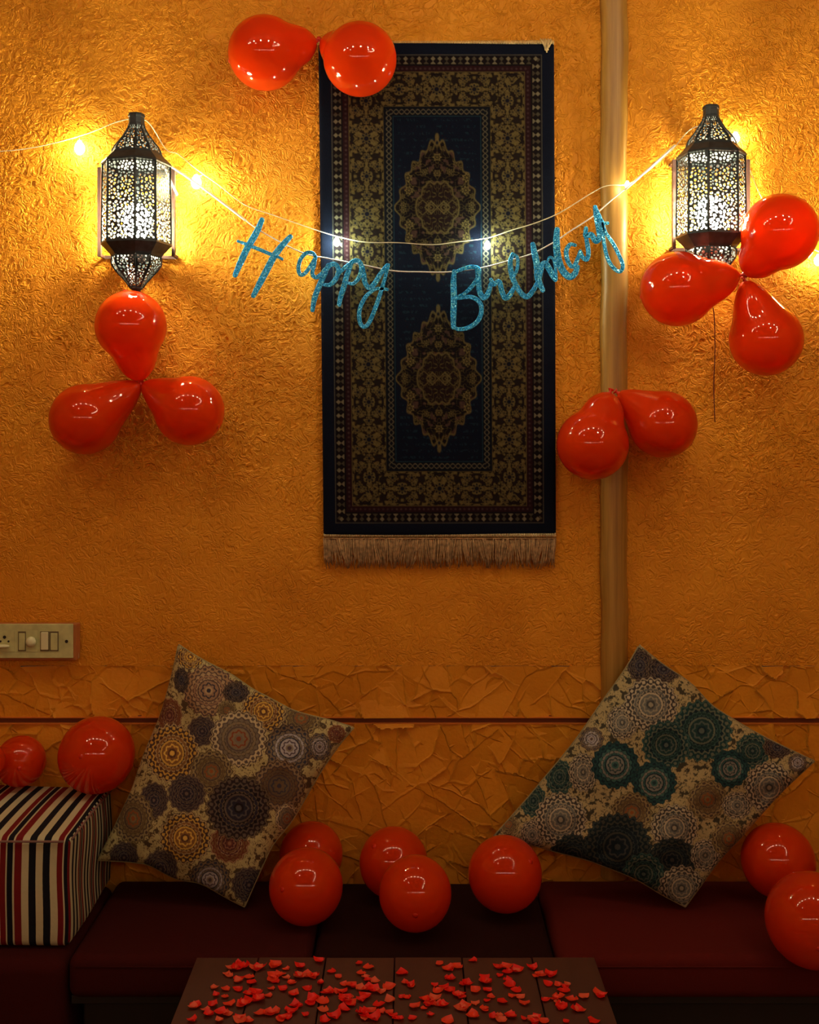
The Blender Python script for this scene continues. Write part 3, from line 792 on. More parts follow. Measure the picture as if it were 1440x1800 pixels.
letters = [
 ('H', [(A([(306, 175), (268, 262), (210, 360), (165, 455), (126, 545)]), 40 * q), (A([(145, 318), (190, 335), (240, 355), (300, 378), (350, 400), (400, 418), (440, 438)]), 22 * q),
        (A([(494, 288), (448, 338), (390, 412), (335, 515), (285, 610), (248, 682)]), 40 * q)], .070),
 ('a', [(A([(662, 425), (645, 398), (605, 395), (565, 435), (548, 495), (560, 540), (592, 532), (630, 480), (662, 420)]), 24 * q), (A([(664, 425), (652, 480), (640, 535), (665, 560), (700, 535), (722, 505)]), 24 * q)], .066),
 ('p', [(A([(748, 478), (718, 545), (685, 620), (655, 700), (642, 778)]), 34 * q), (A([(722, 540), (755, 482), (795, 474), (815, 510), (800, 565), (762, 607), (722, 610)]), 28 * q)], .064),
 ('p', [(A([(903, 465), (872, 545), (852, 620), (828, 695), (820, 742)]), 32 * q), (A([(800, 560), (835, 515), (880, 480), (920, 450), (955, 455), (968, 500), (952, 560), (915, 600), (880, 598)]), 26 * q)], .066),
 ('y', [(A([(975, 485), (985, 540), (992, 595), (1020, 628), (1060, 595), (1100, 530), (1140, 478)]), 30 * q), (A([(1148, 475), (1125, 560), (1096, 660), (1062, 760), (1022, 855), (990, 888), (962, 868), (953, 800), (972, 730), (1012, 672), (1070, 635), (1140, 640)]), 25 * q)], .064),
 ('B', [(B([(222, 520), (217, 600), (220, 700), (217, 800), (217, 892)]), 36 * q), (B([(225, 525), (290, 500), (345, 490), (385, 505), (378, 560), (340, 620), (290, 668), (240, 692)]), 25 * q),
        (B([(238, 700), (330, 690), (388, 722), (404, 780), (380, 848), (320, 893), (255, 905), (217, 892)]), 27 * q)], .064),
 ('i', [(B([(375, 500), (382, 570), (390, 650), (416, 695), (446, 670), (468, 600)]), 32 * q)], .066),
 ('r', [(B([(466, 575), (484, 606), (512, 590), (527, 600), (540, 655), (562, 697), (592, 678), (622, 625)]), 32 * q)], .068),
 ('t', [(B([(612, 405), (596, 460), (606, 545), (632, 608), (670, 668), (708, 688), (745, 652), (778, 592)]), 32 * q), (B([(615, 402), (642, 425), (644, 490), (625, 550)]), 20 * q)], .066),
 ('h', [(B([(746, 338), (758, 400), (774, 480), (780, 560), (798, 615), (812, 645)]), 38 * q), (B([(785, 590), (800, 500), (826, 466), (856, 505), (878, 550), (896, 575)]), 36 * q)], .070),
 ('d', [(B([(908, 240), (904, 300), (906, 370), (918, 445), (945, 515), (990, 556), (1025, 535), (1042, 490)]), 42 * q), (B([(905, 572), (898, 500), (884, 440), (858, 425), (846, 448)]), 18 * q)], .068),
 ('a', [(B([(1028, 345), (995, 340), (970, 378), (974, 436), (998, 482), (1024, 480), (1045, 435), (1062, 385)]), 28 * q), (B([(1062, 385), (1078, 425), (1104, 440), (1116, 400), (1108, 330), (1096, 280)]), 28 * q)], .070),
 ('y', [(B([(1100, 232), (1098, 285), (1135, 275), (1165, 318), (1190, 290), (1180, 210), (1168, 150), (1160, 90)]), 34 * q), (B([(1162, 92), (1186, 150), (1212, 196), (1245, 198)]), 26 * q),
        (B([(1210, 200), (1232, 262), (1275, 325), (1314, 400), (1345, 478), (1328, 520), (1287, 500), (1247, 440), (1222, 345), (1214, 255), (1210, 200)]), 24 * q)], .072)]
for ch, strokes, d in letters:
    V = []; F = []
    for i, (pts, wpx) in enumerate(strokes):
        ribbon_stroke(pts, wpx, d + .0003 * i, V, F)
    o = link('letter', mesh('letter', V, F, M_GLITTER), ban)
    tag(o, 'turquoise glitter letter ' + ch)
V, F = tube(catmull([P(*p) for p in ((286, 283, .055), (330, 313, .055), (385, 352, .060), (430, 386, .066), (455, 404, .069), (505, 432, .068), (540, 447, .064), (575, 454, .062), (640, 466, .063), (690, 476, .063), (740, 478, .063), (790, 478, .063), (850, 470, .062),
                         (895, 458, .065), (935, 446, .067), (975, 425, .067), (1000, 408, .067), (1040, 382, .068), (1075, 352, .070), (1105, 327, .068), (1145, 292, .060), (1186, 256, .05))], 5), .0016, 6)
link('cord', mesh('cord', V, F, M_RIBBON, True), ban)
for seg in (((286, 283, .056), (345, 322, .057), (405, 367, .062), (432, 388, .066)), ((1100, 333, .069), (1145, 293, .061), (1187, 255, .051)), ((288, 285, .057), (299, 316, .06), (312, 343, .064))):
    V = []; F = []; ribbon = catmull([P(*p) for p in seg], 5)
    V, F = tube(ribbon, .0028, 6)
    link('ribbon_tie', mesh('ribbon_tie', V, F, M_RIBBON, True), ban)

# ---------------------------------------------------------------- switchboard
kx = .05
sb = thing('switchboard', 'cream plastic switchboard with sockets and switches at the left edge of the wall', 'switchboard', P(60, 1160))
xa = P(-75, 0, .04).x; xb = P(128, 0, .04).x; za = P(0, 1157, .04).z; zb = P(0, 1097, .04).z
link('plate', bm_mesh('plate', box_bm(xa, xb, -.040, -.034, za, zb, bevel=.0015), M_PLASTIC), sb)
link('back_box', bm_mesh('back_box', box_bm(xa + .004, P(139, 0, .01).x, -.0338, -.001, za - .006, zb - .003, bevel=.001), simple('orange_painted_box', (.40, .14, .03), .7)), sb)
def sw(name, x0, x1, y0, y1, dep, mat, bev=.0015):
    a = P(x0, y1, .042); b = P(x1, y0, .042)
    return link(name, bm_mesh(name, box_bm(a.x, b.x, -.040 - dep, -.0405, a.z, b.z, bevel=bev), mat), sb)
for x0, x1 in ((-60, -8), (-6, 25), (30, 66), (69, 104)): sw('module_frame', x0, x1, 1109, 1146, .0012, M_PLASTIC, .0005)
for x0, x1 in ((70.5, 87), (87.2, 103), (31.5, 45.5)): sw('switch_recess', x0, x1, 1110, 1145, .0016, simple('brown_gap_outline', (.13, .11, .05), .8), .0003)  # thin dark brown plates, slightly larger than the switches, outline the gaps
sw('switch', 72.5, 85, 1111, 1142, .0065, M_PLASTIC2); sw('switch', 89, 101, 1113, 1143, .0035, M_PLASTIC); sw('switch', 33, 44, 1113, 1143, .0035, M_PLASTIC)
V, F = lathe([(.0125, 0), (.0125, .004), (.0105, .0055), (.009, .009), (.002, .0095)], 24)
link('dimmer_knob', mesh('dimmer_knob', [Vector((v.x, -v.z, v.y)) + P(55, 1128, .0425) for v in V], F, M_PLASTIC2, True), sb)
def hole(x, y, r, d=.0405):
    V, F = lathe([(r, 0), (r, .0006), (r * .3, .0007)], 14)
    link('screw_hole', mesh('screw_hole', [Vector((v.x, -v.z, v.y)) + P(x, y, d) for v in V], F, M_BLACK), sb)
hole(117, 1127.5, .0040); hole(8, 1120, .0040, .0415); hole(1, 1127.5, .0026, .0415); hole(15, 1127.5, .0026, .0415)
V, F = lathe([(.006, -.016), (.0075, -.008), (.0075, .008), (.005, .018), (.001, .02)], 14)
pl = P(2, 1136, .048)
pg = thing('plug', 'small white plug pushed into the socket of the switchboard', 'plug', pl)
link('plug_body', mesh('plug_body', [pl + Vector((v.z, v.y * .9, v.x * .6)) for v in V], F, M_PLASTIC2, True), pg)
V, F = tube(catmull([pl + Vector((-.014, 0, 0)), pl + Vector((-.05, -.01, -.006)), pl + Vector((-.10, -.005, -.03)), pl + Vector((-.16, .02, -.14))], 5), .003, 7)
link('plug_cable', mesh('plug_cable', V, F, M_PLASTIC2, True), pg)
V, F = tube([P(137, 1133, .012), P(137.3, 1148, .013), P(137, 1157, .013)], [.0014, .0016, .0028], 8)
tie = thing('cable_clip', 'tiny white cable clip at the lower right corner of the switchboard', 'clip', P(137, 1157, .012))
link('clip_body', mesh('clip_body', V, F, M_PLASTIC2, True), tie)

# ---------------------------------------------------------------- bench, cushions and bolster
ZS = .38
def soft_box(x0, x1, y0, y1, z0, z1, r, puff, seg=24):
    """upholstered block: rounded edges, slightly puffed top"""
    bm = box_bm(x0, x1, y0, y1, z0, z1, bevel=r, seg=5)
    bmesh.ops.subdivide_edges(bm, edges=[e for e in bm.edges if e.calc_length() > .08], cuts=10, use_grid_fill=True)
    cx, cy = (x0 + x1) / 2, (y0 + y1) / 2
    for v in bm.verts:
        fx = max(0, 1 - ((v.co.x - cx) / ((x1 - x0) / 2)) ** 2); fy = max(0, 1 - ((v.co.y - cy) / ((y1 - y0) / 2)) ** 2)
        if v.co.z > z1 - r * .3: v.co.z += puff * (fx * fy) ** .5 + .0015 * math.sin(v.co.x * 23) * fy
        if v.co.y < y0 + r * .5: v.co.y -= puff * .4 * fx
    return bm
bench = thing('bench', 'low black bench base under the red seat cushions along the wall', 'bench', (.4, 0, 0))
link('base', bm_mesh('base', box_bm(-.70, 2.18, -.36, -.03, .06, .27, bevel=.004), M_BENCH), bench)
link('plinth', bm_mesh('plinth', box_bm(-.68, 2.16, -.33, -.05, 0, .06), M_BENCH), bench)
link('seat_board', bm_mesh('seat_board', box_bm(-.714, 2.19, -.40, -.02, .27, .288, bevel=.002), M_BENCH), bench)
xs1 = P(548, 0, .4).x; xs2 = P(978, 0, .4).x
def seat(label, x0, x1, mat, z=ZS, skew=0):
    t = thing('seat_cushion', label, 'seat cushion', ((x0 + x1) / 2, -.2, .29), 'seat cushions along the wall')
    bm = soft_box(x0 + .002, x1 - .002, -.425, -.015, .289, z, .022, .0)
    link('cover', bm_mesh('cover', bm, mat, True), t)
    V = []; F = []
    tube([(x0 + .02, -.4245, z - .020), ((x0 + x1) / 2, -.4255, z - .020), (x1 - .02, -.4245, z - .020)], .0022, 6, V, F)
    link('piping', mesh('piping', V, F, mat, True), t)
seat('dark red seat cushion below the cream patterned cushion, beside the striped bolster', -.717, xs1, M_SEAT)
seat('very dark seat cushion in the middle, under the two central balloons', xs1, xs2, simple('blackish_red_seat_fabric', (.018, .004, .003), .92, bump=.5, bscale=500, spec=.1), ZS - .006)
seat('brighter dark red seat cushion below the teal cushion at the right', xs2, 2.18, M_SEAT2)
sideb = thing('seat_block', 'dark red upholstered seat block in the lower left corner under the striped bolster', 'seat block', (-1.4, -.3, 0))
link('cover', bm_mesh('cover', soft_box(-2.19, P(121, 0, .40).x, -.425, -.015, .012, ZS - .008, .03, .0), M_SEAT, True), sideb)
for fx in (-2.1, -.85):
    for fy in (-.38, -.07): link('foot', bm_mesh('foot', box_bm(fx - .02, fx + .02, fy - .02, fy + .02, 0, .02), M_BENCH), sideb)
# striped bolster
bx1 = P(121, 0, .38).x
ZB = .612
bol = thing('striped_bolster', 'boxy bolster in cream, black and dark red stripes on the left seat', 'bolster', (-1.2, -.2, ZS))
bm = box_bm(-1.75, bx1, -.375, -.02, ZS - .004, ZB, bevel=.016, seg=4)
bmesh.ops.subdivide_edges(bm, edges=[e for e in bm.edges if e.calc_length() > .06], cuts=12, use_grid_fill=True)
uvl = bm.loops.layers.uv.new('UVMap')
bm.normal_update()
for f in bm.faces:
    nrm = f.normal
    for lo in f.loops:
        co = lo.vert.co
        if abs(nrm.x) > .72: lo[uvl].uv = ((co.y + .375) / .094 + .02, co.z)
        else: lo[uvl].uv = ((co.x - bx1 + .0) / .122 + .965, co.z)
for v in bm.verts:
    v.co.x += .0025 * math.sin(v.co.z * 30 + v.co.y * 14) * (1 if v.co.x > bx1 - .05 else .2)
    v.co.y += .003 * math.sin(v.co.z * 26 + v.co.x * 9)
    if v.co.z > ZB - .01: v.co.z += .004 * math.sin(v.co.x * 11 + 1) + .006 * (1 - ((v.co.y + .2) / .18) ** 2)
link('cover', bm_mesh('cover', bm, M_STRIPE, True), bol)
V = []; F = []
tube([(-1.74, -.377, ZB - .008), (-1.2, -.378, ZB - .006), (bx1 - .012, -.377, ZB - .008)], .0025, 6, V, F)
tube([(bx1 + .0005, -.36, ZB - .009), (bx1 + .001, -.2, ZB - .004), (bx1 + .0005, -.04, ZB - .009)], .0025, 6, V, F)
link('seam', mesh('seam', V, F, simple('seam_cord', (.2, .12, .1), .9), True), bol)

# ---------------------------------------------------------------- patterned scatter cushions
PAL = {
 'gold': [(.07, .045, .04), (.50, .42, .20), (.10, .05, .03), (.62, .42, .08), (.25, .13, .04), (.75, .52, .10)],
 'tan': [(.36, .25, .13), (.07, .04, .05), (.42, .32, .18), (.10, .07, .06), (.30, .20, .12), (.04, .04, .06)],
 'grey': [(.55, .50, .30), (.09, .07, .05), (.20, .18, .13), (.11, .09, .08), (.24, .20, .12), (.25, .07, .03)],
 'dark': [(.05, .04, .05), (.20, .16, .10), (.04, .03, .04), (.12, .10, .08), (.03, .03, .05), (.15, .12, .10)],
 'red': [(.16, .05, .03), (.40, .30, .16), (.14, .05, .03), (.20, .12, .05), (.09, .03, .03), (.26, .14, .08)],
 'olive': [(.30, .26, .12), (.10, .08, .04), (.22, .18, .08), (.08, .06, .05), (.16, .12, .06), (.30, .10, .03)],
 'star': [(.20, .16, .10), (.05, .04, .04), (.24, .22, .16), (.04, .05, .08), (.40, .42, .45), (.08, .06, .08)],
 'mauve': [(.28, .22, .12), (.07, .045, .04), (.15, .10, .05), (.08, .06, .06), (.13, .10, .06), (.05, .05, .07)],
 'navy': [(.03, .022, .025), (.16, .13, .08), (.018, .016, .022), (.12, .10, .08), (.03, .03, .05), (.10, .10, .10)],
 'cream': [(.05, .05, .05), (.40, .38, .26), (.06, .07, .07), (.46, .43, .30), (.14, .16, .15), (.30, .30, .22)],
 'teal': [(.012, .05, .055), (.05, .12, .11), (.008, .026, .036), (.12, .16, .12), (.015, .05, .05), (.08, .12, .11)],
 'tealstar': [(.02, .075, .08), (.015, .04, .05), (.05, .15, .14), (.012, .03, .045), (.20, .22, .20), (.02, .06, .07)],
 'deep': [(.010, .022, .030), (.04, .06, .06), (.008, .018, .026), (.05, .06, .05), (.01, .02, .03), (.05, .06, .06)]}
def cushion(name, label, corners, inset, T, mand, ground, leaf, seed, n=300):
    c0, c1, c2, c3 = [P(*c) for c in corners]      # top, right, bottom, left
    tt = np.linspace(-1, 1, n); Uu, Vq = np.meshgrid(tt, tt)
    uu = Uu * (1 - inset * (1 - Vq ** 2)); vq = Vq * (1 - inset * (1 - Uu ** 2))
    def bil(u, v, A_, B_, C_, D_):
        a = (u + 1) / 2; b = (v + 1) / 2
        return (A_ * ((1 - a) * (1 - b))[..., None] + B_ * (a * (1 - b))[..., None] + C_ * (a * b)[..., None] + D_ * ((1 - a) * b)[..., None])
    pa = [np.array(c) for c in (c0, c1, c2, c3)]
    pos = bil(uu, vq, *pa)
    nr = np.cross(pa[1] - pa[3], pa[2] - pa[0]); nr /= np.linalg.norm(nr)
    if nr[1] > 0: nr = -nr
    prof = ((1 - Uu ** 2) * (1 - Vq ** 2))
    h = T * np.sign(prof) * np.abs(prof) ** .42
    wr = (vnoise(Uu * 3 + 5, Vq * 3 + 5, seed) - .5) * .022 + (vnoise(Uu * 7 + 9, Vq * 7 + 9, seed + 1) - .5) * .007
    fold = .006 * np.sin((Uu - Vq) * 9) * np.exp(-((Uu + 1) ** 2 + (Vq + 1) ** 2) * 2.5) + .005 * np.sin((Uu + Vq) * 10) * np.exp(-((Uu - 1) ** 2 + (Vq + 1) ** 2) * 2.5)
    # soft outline: slack cloth between the corners
    pos = pos + nr[None, None] * 0 + (np.array((0, 0, 1.0))[None, None] * ((vnoise(Uu * 2.2 + 7, Vq * 2.2 + 3, seed + 20) - .5) * .020 * np.clip((1 - np.abs(Uu * Vq)) * 1.5, 0, 1))[..., None]) + (np.array((1.0, 0, 0))[None, None] * ((vnoise(Uu * 2.2 + 17, Vq * 2.2 + 13, seed + 21) - .5) * .020 * np.clip((1 - np.abs(Uu * Vq)) * 1.5, 0, 1))[..., None])
    h = h + (wr + fold) * np.clip(prof * 5, 0, 1)
    front = pos + nr[None, None] * h[..., None]
    # photograph-pixel coordinates of each front vertex (the print's own layout)
    kk = (D + front[..., 1]) / D
    PX = 720 + front[..., 0] / (S * kk); PY = HZ + (EYE - front[..., 2]) / (S * kk)
    col = np.empty((n, n, 3)); col[:] = ground
    wx_ = 7 * vnoise(PX / 4, PY / 4, seed + 5); wy_ = 7 * vnoise(PX / 4 + 9, PY / 4 + 3, seed + 6)
    sp = np.abs(vnoise((PX + wx_) / 4.2, (PY + wy_) / 4.2, seed + 2) - .5) < .06; col[sp] = leaf
    sp2 = vnoise((PX + wy_) / 6.5, (PY + wx_) / 6.5, seed + 3) > .72; col[sp2] = np.array(leaf) * .6
    for (mx, my, mr, pal, asp) in mand:
        mr = mr * 1.1
        c = PAL[pal]; dx = (PX - mx) / asp; dy = PY - my
        r = np.hypot(dx, dy) / mr; th = np.arctan2(dy, dx)
        nn = max(10, int(mr * .42)); sc_ = 1 + .05 * np.cos(nn * th)
        m = r < sc_; col[m] = c[0]
        m = (r < sc_ - .02) & (r > sc_ - .07); col[m] = c[1]
        dots = (np.abs(r - .86) < .055) & (np.cos(nn * th) > .25); col[dots] = c[3]
        m = r < .76 + .035 * np.cos(nn * th + math.pi); col[m] = c[2]
        m = np.abs(r - (.73 + .035 * np.cos(nn * th + math.pi))) < .03; col[m] = c[3]
        pet = (r < .66) & (r > .44); col[pet] = c[2]
        pet = (np.abs(r - .56) < .085 * np.sqrt(np.abs(np.cos(nn * .5 * th)))) & pet; col[pet] = c[1]
        pet = (np.abs(r - .56) < .05 * np.sqrt(np.abs(np.cos(nn * .5 * th)))); col[pet] = c[4]
        m = np.abs(r - .42) < .03; col[m] = c[3]
        m = r < .385; col[m] = c[4]
        m = np.abs(r - .27 - .03 * np.cos(8 * th)) < .03; col[m] = c[5]
        m = r < .16; col[m] = c[2]
        m = r < .09; col[m] = c[5]
    col *= .88; col *= (.9 + .2 * vnoise(PX, PY, seed + 9))[..., None]
    idx = np.arange(n - 1)[:, None] * n + np.arange(n - 1)[None, :]
    f1 = np.stack([idx, idx + 1, idx + n + 1, idx + n], -1).reshape(-1, 4)
    # coarser back, sharing the outline
    st = (n - 1) // 23; sel = list(range(0, n, st))
    if sel[-1] != n - 1: sel.append(n - 1)
    nb = len(sel); g = np.ix_(sel, sel)
    back = pos[g] - nr[None, None] * (h[g] * .85)[..., None]
    colb = col[g]
    ib = n * n + np.arange(nb - 1)[:, None] * nb + np.arange(nb - 1)[None, :]
    f2 = np.stack([ib, ib + nb, ib + nb + 1, ib + 1], -1).reshape(-1, 4)
    v = np.concatenate([front.reshape(-1, 3), back.reshape(-1, 3)]); f = np.concatenate([f1, f2])
    low = v[:, 2].min()
    root = thing(name, label, 'cushion', (float(pos[..., 0].mean()), float(c2.y), float(low)), 'patterned scatter cushions')
    me = bpy.data.meshes.new('cover'); me.vertices.add(len(v)); me.vertices.foreach_set('co', v.ravel())
    me.loops.add(f.size); me.loops.foreach_set('vertex_index', f.ravel().astype(np.int32))
    me.polygons.add(len(f)); me.polygons.foreach_set('loop_start', np.arange(0, f.size, 4, dtype=np.int32))
    me.update(calc_edges=True); me.shade_smooth(); me.materials.append(M_CUSH)
    set_color(me, np.concatenate([col.reshape(-1, 3), colb.reshape(-1, 3)]))
    link('cover', me, root)
    ring = [pos[0, i] for i in range(0, n, 9)] + [pos[i, n - 1] for i in range(0, n, 9)] + [pos[n - 1, i] for i in range(n - 1, -1, -9)] + [pos[i, 0] for i in range(n - 1, -1, -9)]
    V, F = tube([Vector(p) for p in ring], .0022, 5)
    link('seam', mesh('seam', V, F, simple('cushion_seam', tuple(x * .6 for x in ground), .9), True), root)
    return root
ML = [(800, 205, 88, 'tan', 1), (905, 212, 36, 'navy', 1.3), (1155, 310, 62, 'olive', 1.1), (1010, 285, 76, 'gold', 1), (650, 300, 62, 'red', .7), (775, 360, 52, 'dark', 1), (870, 280, 34, 'olive', 1),
      (915, 390, 98, 'grey', 1), (1110, 425, 84, 'star', 1), (1225, 420, 48, 'star', .9), (660, 445, 102, 'gold', .9), (810, 515, 74, 'olive', 1), (590, 625, 62, 'dark', .8), (715, 600, 66, 'dark', 1), (1070, 570, 90, 'mauve', 1),
      (510, 695, 88, 'olive', .8), (880, 790, 68, 'red', 1), (915, 655, 112, 'navy', 1), (710, 770, 90, 'gold', 1), (1100, 695, 52, 'grey', .8), (475, 845, 56, 'dark', .9), (615, 890, 68, 'dark', .9), (805, 930, 72, 'star', 1),
      (955, 950, 62, 'dark', 1), (730, 75, 44, 'gold', 1.1), (695, 165, 44, 'navy', .6), (1290, 370, 32, 'red', 1)]
ML = [(x / 2.18, 1120 + y / 2.18, r / 2.18, p, a) for x, y, r, p, a in ML]
cushion('scatter_cushion', 'cream cushion printed with brown and gold mandalas leaning by the striped bolster', [(314, 1133, .030), (622, 1279, .12), (430, 1594, .20), (172, 1512, .16)], .085, .066, ML, (.48, .45, .21), (.15, .11, .06), 51)
MR = [(685, 120, 62, 'navy', .8), (785, 135, 52, 'navy', 1.3), (610, 360, 66, 'cream', .9), (345, 590, 66, 'teal', .8), (445, 570, 74, 'cream', .75), (235, 690, 62, 'teal', .8), (945, 395, 116, 'teal', 1),
      (730, 285, 104, 'cream', 1), (1160, 480, 66, 'teal', 1), (1265, 462, 46, 'navy', 1.2), (795, 455, 92, 'teal', 1), (580, 540, 90, 'tealstar', 1), (745, 615, 84, 'tealstar', 1), (1065, 555, 72, 'tealstar', 1), (1230, 635, 98, 'cream', .95),
      (970, 685, 74, 'olive', 1), (1095, 710, 52, 'cream', 1.1), (130, 790, 40, 'olive', 1), (230, 835, 58, 'cream', .8), (350, 770, 104, 'cream', .95), (650, 740, 78, 'olive', 1), (830, 805, 90, 'cream', 1), (400, 925, 84, 'deep', 1),
      (590, 885, 128, 'deep', 1), (820, 940, 84, 'deep', 1.1), (960, 920, 62, 'cream', .9), (1060, 850, 72, 'olive', .9), (700, 1000, 80, 'teal', 1), (860, 1060, 88, 'cream', 1), (545, 1020, 55, 'deep', 1), (1350, 530, 36, 'star', 1), (480, 430, 46, 'star', 1)]
MR = [(840 + x / 2.4, 1120 + y / 2.4, r / 2.4, p, a) for x, y, r, p, a in MR]
cushion('scatter_cushion', 'cushion printed with dark teal and navy mandalas leaning at the right by the pole', [(1124, 1134, .060), (1432, 1338, .13), (1205, 1594, .20), (868, 1470, .13)], .075, .066, MR, (.40, .36, .18), (.09, .09, .06), 77)

# ---------------------------------------------------------------- plank table and petals
dT = .515; ZT = P(0, 1683, dT).z
tb = thing('plank_table', 'low dark reddish wooden table of planks strewn with petals in the foreground', 'table', (-.03, -.85, 0))
edges = [345, 455, 573, 694, 812, 935, 1046]
yb, yf = -dT, -1.22
for i in range(6):
    x0 = P(edges[i], 0, dT).x; x1 = P(edges[i + 1], 0, dT).x
    bm = box_bm(x0 + .0012, x1 - .0012, yf, yb, ZT - .026, ZT + (.0006 if i % 2 else 0), bevel=.0018)
    link('plank', bm_mesh('plank', bm, M_PLANK), tb)
tx0, tx1 = P(edges[0], 0, dT).x, P(edges[-1], 0, dT).x
bm = bmesh.new()
for y in (yb - .05, yf + .05): box_bm(tx0 + .04, tx1 - .04, y - .012, y + .012, ZT - .09, ZT - .027, bm=bm)
for x in (tx0 + .05, tx1 - .05): box_bm(x - .012, x + .012, yf + .05, yb - .05, ZT - .09, ZT - .027, bm=bm)
link('apron', bm_mesh('apron', bm, M_PLANK), tb)
for x in (tx0 + .06, tx1 - .06):
    for y in (yb - .06, yf + .06): link('leg', bm_mesh('leg', box_bm(x - .025, x + .025, y - .025, y + .025, 0, ZT - .027, bevel=.003), M_PLANK), tb)
PA = [(430, 130), (470, 145), (390, 160), (560, 160), (355, 195), (420, 155), (540, 165), (500, 215), (430, 240), (510, 250), (655, 150), (735, 165), (825, 150), (945, 115), (650, 205), (690, 200), (735, 222), (640, 230),
      (765, 255), (810, 212), (865, 205), (920, 205), (1017, 178), (1065, 212), (1195, 128), (1255, 152), (1210, 190), (1230, 215), (1290, 243), (275, 285), (352, 292), (430, 290), (290, 330), (345, 338), (510, 318), (550, 310), (640, 290),
      (620, 335), (535, 362), (718, 292), (780, 327), (870, 285), (945, 255), (1090, 260), (1160, 270), (1200, 290), (1000, 312), (905, 340), (965, 365), (880, 380), (1060, 310), (1095, 345), (1130, 345), (1240, 335), (1285, 300), (1375, 275),
      (1330, 310), (1210, 360), (1390, 365), (155, 395), (265, 395), (225, 425), (240, 452), (375, 388), (330, 437), (470, 375), (790, 398), (965, 425), (1090, 418), (1145, 388), (1320, 390), (1335, 435), (1200, 440), (1230, 465), (1260, 430),
      (660, 440), (690, 480), (730, 472), (760, 440), (860, 455), (570, 445), (615, 448), (140, 490), (310, 490), (440, 470), (490, 492), (1040, 468), (970, 495), (1410, 460), (1380, 440), (1290, 480), (450, 490)]
PB = [(255, 80), (265, 130), (295, 160), (325, 165), (380, 150), (478, 110), (30, 190), (45, 250), (75, 265), (20, 345), (60, 345), (230, 265), (335, 228), (250, 300), (290, 280), (330, 300), (410, 262), (435, 262), (380, 325), (395, 345),
      (545, 218), (560, 250), (640, 155), (675, 150), (690, 180), (640, 205), (745, 172), (850, 160), (880, 195), (910, 200), (960, 195), (710, 265), (750, 295), (690, 235), (495, 300), (570, 300), (585, 340), (560, 365), (725, 338), (770, 345), (655, 370),
      (800, 385), (190, 360), (230, 355), (215, 385), (260, 390), (100, 405), (160, 415), (200, 455), (85, 475), (405, 410), (420, 400), (545, 410), (550, 425), (490, 385), (480, 460), (600, 470), (640, 455), (660, 490), (720, 462), (800, 478), (870, 470), (850, 490),
      (955, 257), (1015, 265), (1045, 300), (1075, 262), (930, 358), (995, 355), (1035, 385), (1025, 415), (1145, 425), (1170, 342), (1270, 325), (1280, 340), (1060, 495), (1230, 495), (310, 495), (15, 480), (930, 495), (1105, 360)]
pts = [(300 + x / 3.6, 1660 + y / 3.6) for x, y in PA] + [(700 + x / 3.6, 1660 + y / 3.6) for x, y in PB]
random.seed(12)
extra = []
for (x, y) in pts:
    if random.random() < .32: extra.append((x + random.uniform(-8, 8), y + random.uniform(-4, 5)))
pts += extra
def petal_mesh(seed, mat):
    rn = random.Random(seed); n = 6; V = []; F = []
    L = 1.0; curl = rn.uniform(.25, .7); tw = rn.uniform(-.4, .4)
    for j in range(n):
        for i in range(n):
            u = i / (n - 1) * 2 - 1; v = j / (n - 1)
            wd = .16 + .50 * math.sin(min(1, v * 1.15) * math.pi * .62) ** .8
            x = u * wd; y = (v - .5) * L + .10 * (1 - u * u) * (v > .8)
            z = curl * (u * u * .45 + (v - .45) ** 2 * .9) + tw * u * (v - .5) * .5
            V.append((x, y, z))
    zm = min(v[2] for v in V); V = [(a, b, c - zm) for a, b, c in V]
    for j in range(n - 1):
        for i in range(n - 1): q_ = j * n + i; F.append((q_, q_ + 1, q_ + n + 1, q_ + n))
    m = mesh('petal', V, F, mat, True)
    return m
PM = [petal_mesh(i, M_PETAL[(0, 0, 0, 1, 1, 2)[i % 6]]) for i in range(12)]
placed = 0
for (x, y) in pts:
    # find the point of the table top behind this pixel
    kk = (EYE - ZT) / ((y - HZ) * S); wx = (x - 720) * S * kk; wy = -(D - kk * D)
    if not (tx0 + .015 < wx < tx1 - .015 and yf + .02 < wy < yb - .014) or placed >= 290: continue
    o = bpy.data.objects.new('petal', random.choice(PM)); COL.objects.link(o)
    s = random.uniform(.010, .021)
    o.scale = (s, s, s); o.location = (wx, wy, ZT + .0009)
    o.rotation_euler = (random.uniform(-.12, .12), random.uniform(-.12, .12), random.uniform(0, 6.28))
    o.location.z += .0012
    tag(o, 'small red rose petal scattered on the dark plank table', 'petal', 'rose petals on the table'); placed += 1

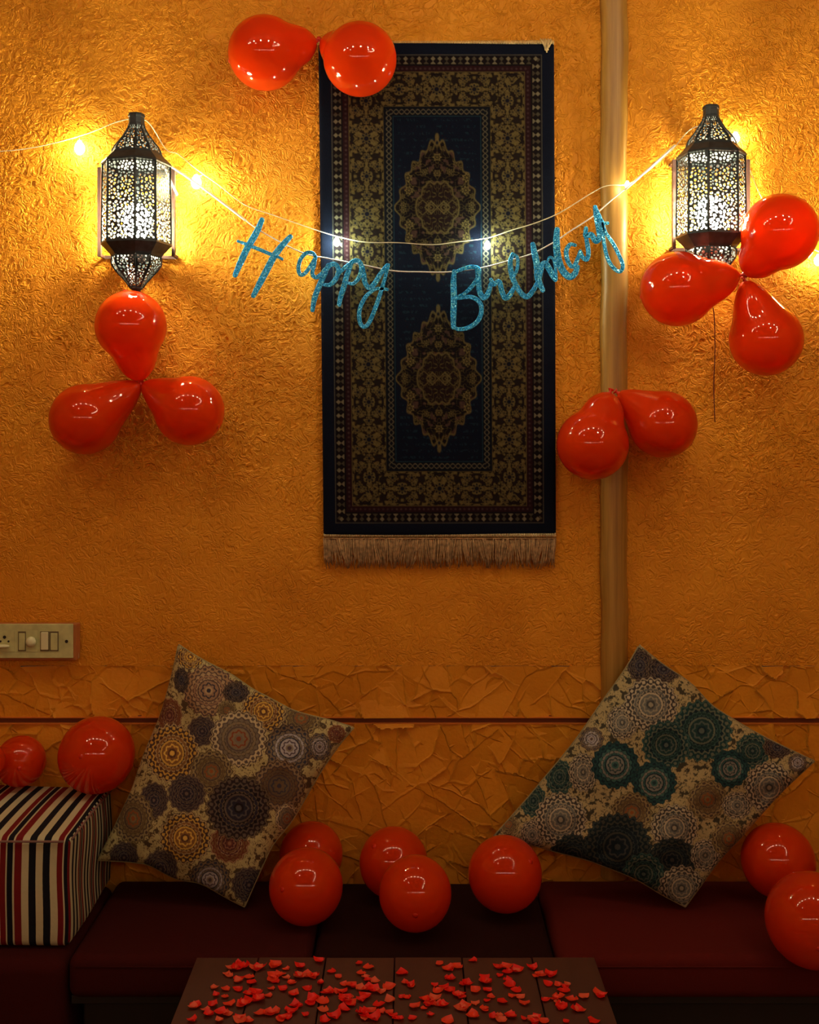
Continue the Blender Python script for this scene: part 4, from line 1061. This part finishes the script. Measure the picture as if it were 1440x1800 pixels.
# floor carpet, faintly seen between seat block and table
def carpet_mat():
    m, nt, b = nodes('worn_patterned_carpet'); L = nt.links.new
    tc = N(nt, 'ShaderNodeTexCoord'); v = N(nt, 'ShaderNodeTexVoronoi', Scale=22.0, feature='DISTANCE_TO_EDGE'); L(tc.outputs['Object'], v.inputs['Vector'])
    r = N(nt, 'ShaderNodeValToRGB'); r.color_ramp.elements[0].position = .04; r.color_ramp.elements[1].position = .12
    r.color_ramp.elements[0].color = (.30, .28, .14, 1); r.color_ramp.elements[1].color = (.02, .02, .02, 1)
    L(v.outputs[0], r.inputs[0]); L(r.outputs[0], b.inputs['Base Color']); b.inputs['Roughness'].default_value = .95
    return m
cp = thing('floor_carpet', 'dark carpet with faint olive pattern on the floor below the table', 'carpet', (0, -1.6, 0))
link('pile', bm_mesh('pile', box_bm(-1.4, 1.4, -2.9, -.48, .0005, .008, bevel=.002), carpet_mat()), cp)

# ---------------------------------------------------------------- string lights of the rest of the room (seen as reflections in the balloons)
def room_string(label, pts, n, group='string lights elsewhere in the room'):
    t = thing('string_light', label, 'string lights', pts[0], group)
    c = catmull(pts, 10)
    V, F = tube(c, .0015, 4); link('wire', mesh('wire', V, F, M_WIRE), t)
    L = [0]
    for i in range(1, len(c)): L.append(L[-1] + (c[i] - c[i - 1]).length)
    V0, F0 = lathe([(.003, -.036), (.019, -.031), (.031, -.017), (.036, 0), (.031, .017), (.019, .031), (.008, .038)], 12)
    bm = mesh('fairy_bulb', V0, F0, M_FAIRYR, True)
    for k in range(n):
        s = L[-1] * (k + .5) / n; i = 0
        while L[i + 1] < s: i += 1
        f = (s - L[i]) / (L[i + 1] - L[i]); p = c[i].lerp(c[i + 1], f) + Vector((0, 0, -.038))
        link('fairy_bulb', bm, t, loc=p)
room_string('row of small bulbs strung under the ceiling across the room', [Vector(p) for p in ((-1.7, -1.5, 2.78), (-1.0, -1.15, 2.74), (0, -1.05, 2.72), (.8, -1.15, 2.74), (1.35, -1.6, 2.76), (1.5, -2.4, 2.74), (1.45, -3.3, 2.7))], 13)
room_string('row of small bulbs strung across the room behind the viewer', [Vector(p) for p in ((-2.0, -3.4, 1.95), (-1.0, -3.3, 1.86), (0, -3.3, 1.90), (.9, -3.3, 1.86), (2.0, -3.4, 2.0))], 9)
print('objects', len(bpy.data.objects), 'petals', placed)
print('tris', sum(len(m.loop_triangles) or sum(len(p.vertices) - 2 for p in m.polygons) if len(m.polygons) < 60000 else len(m.polygons) * 2 for m in bpy.data.meshes))
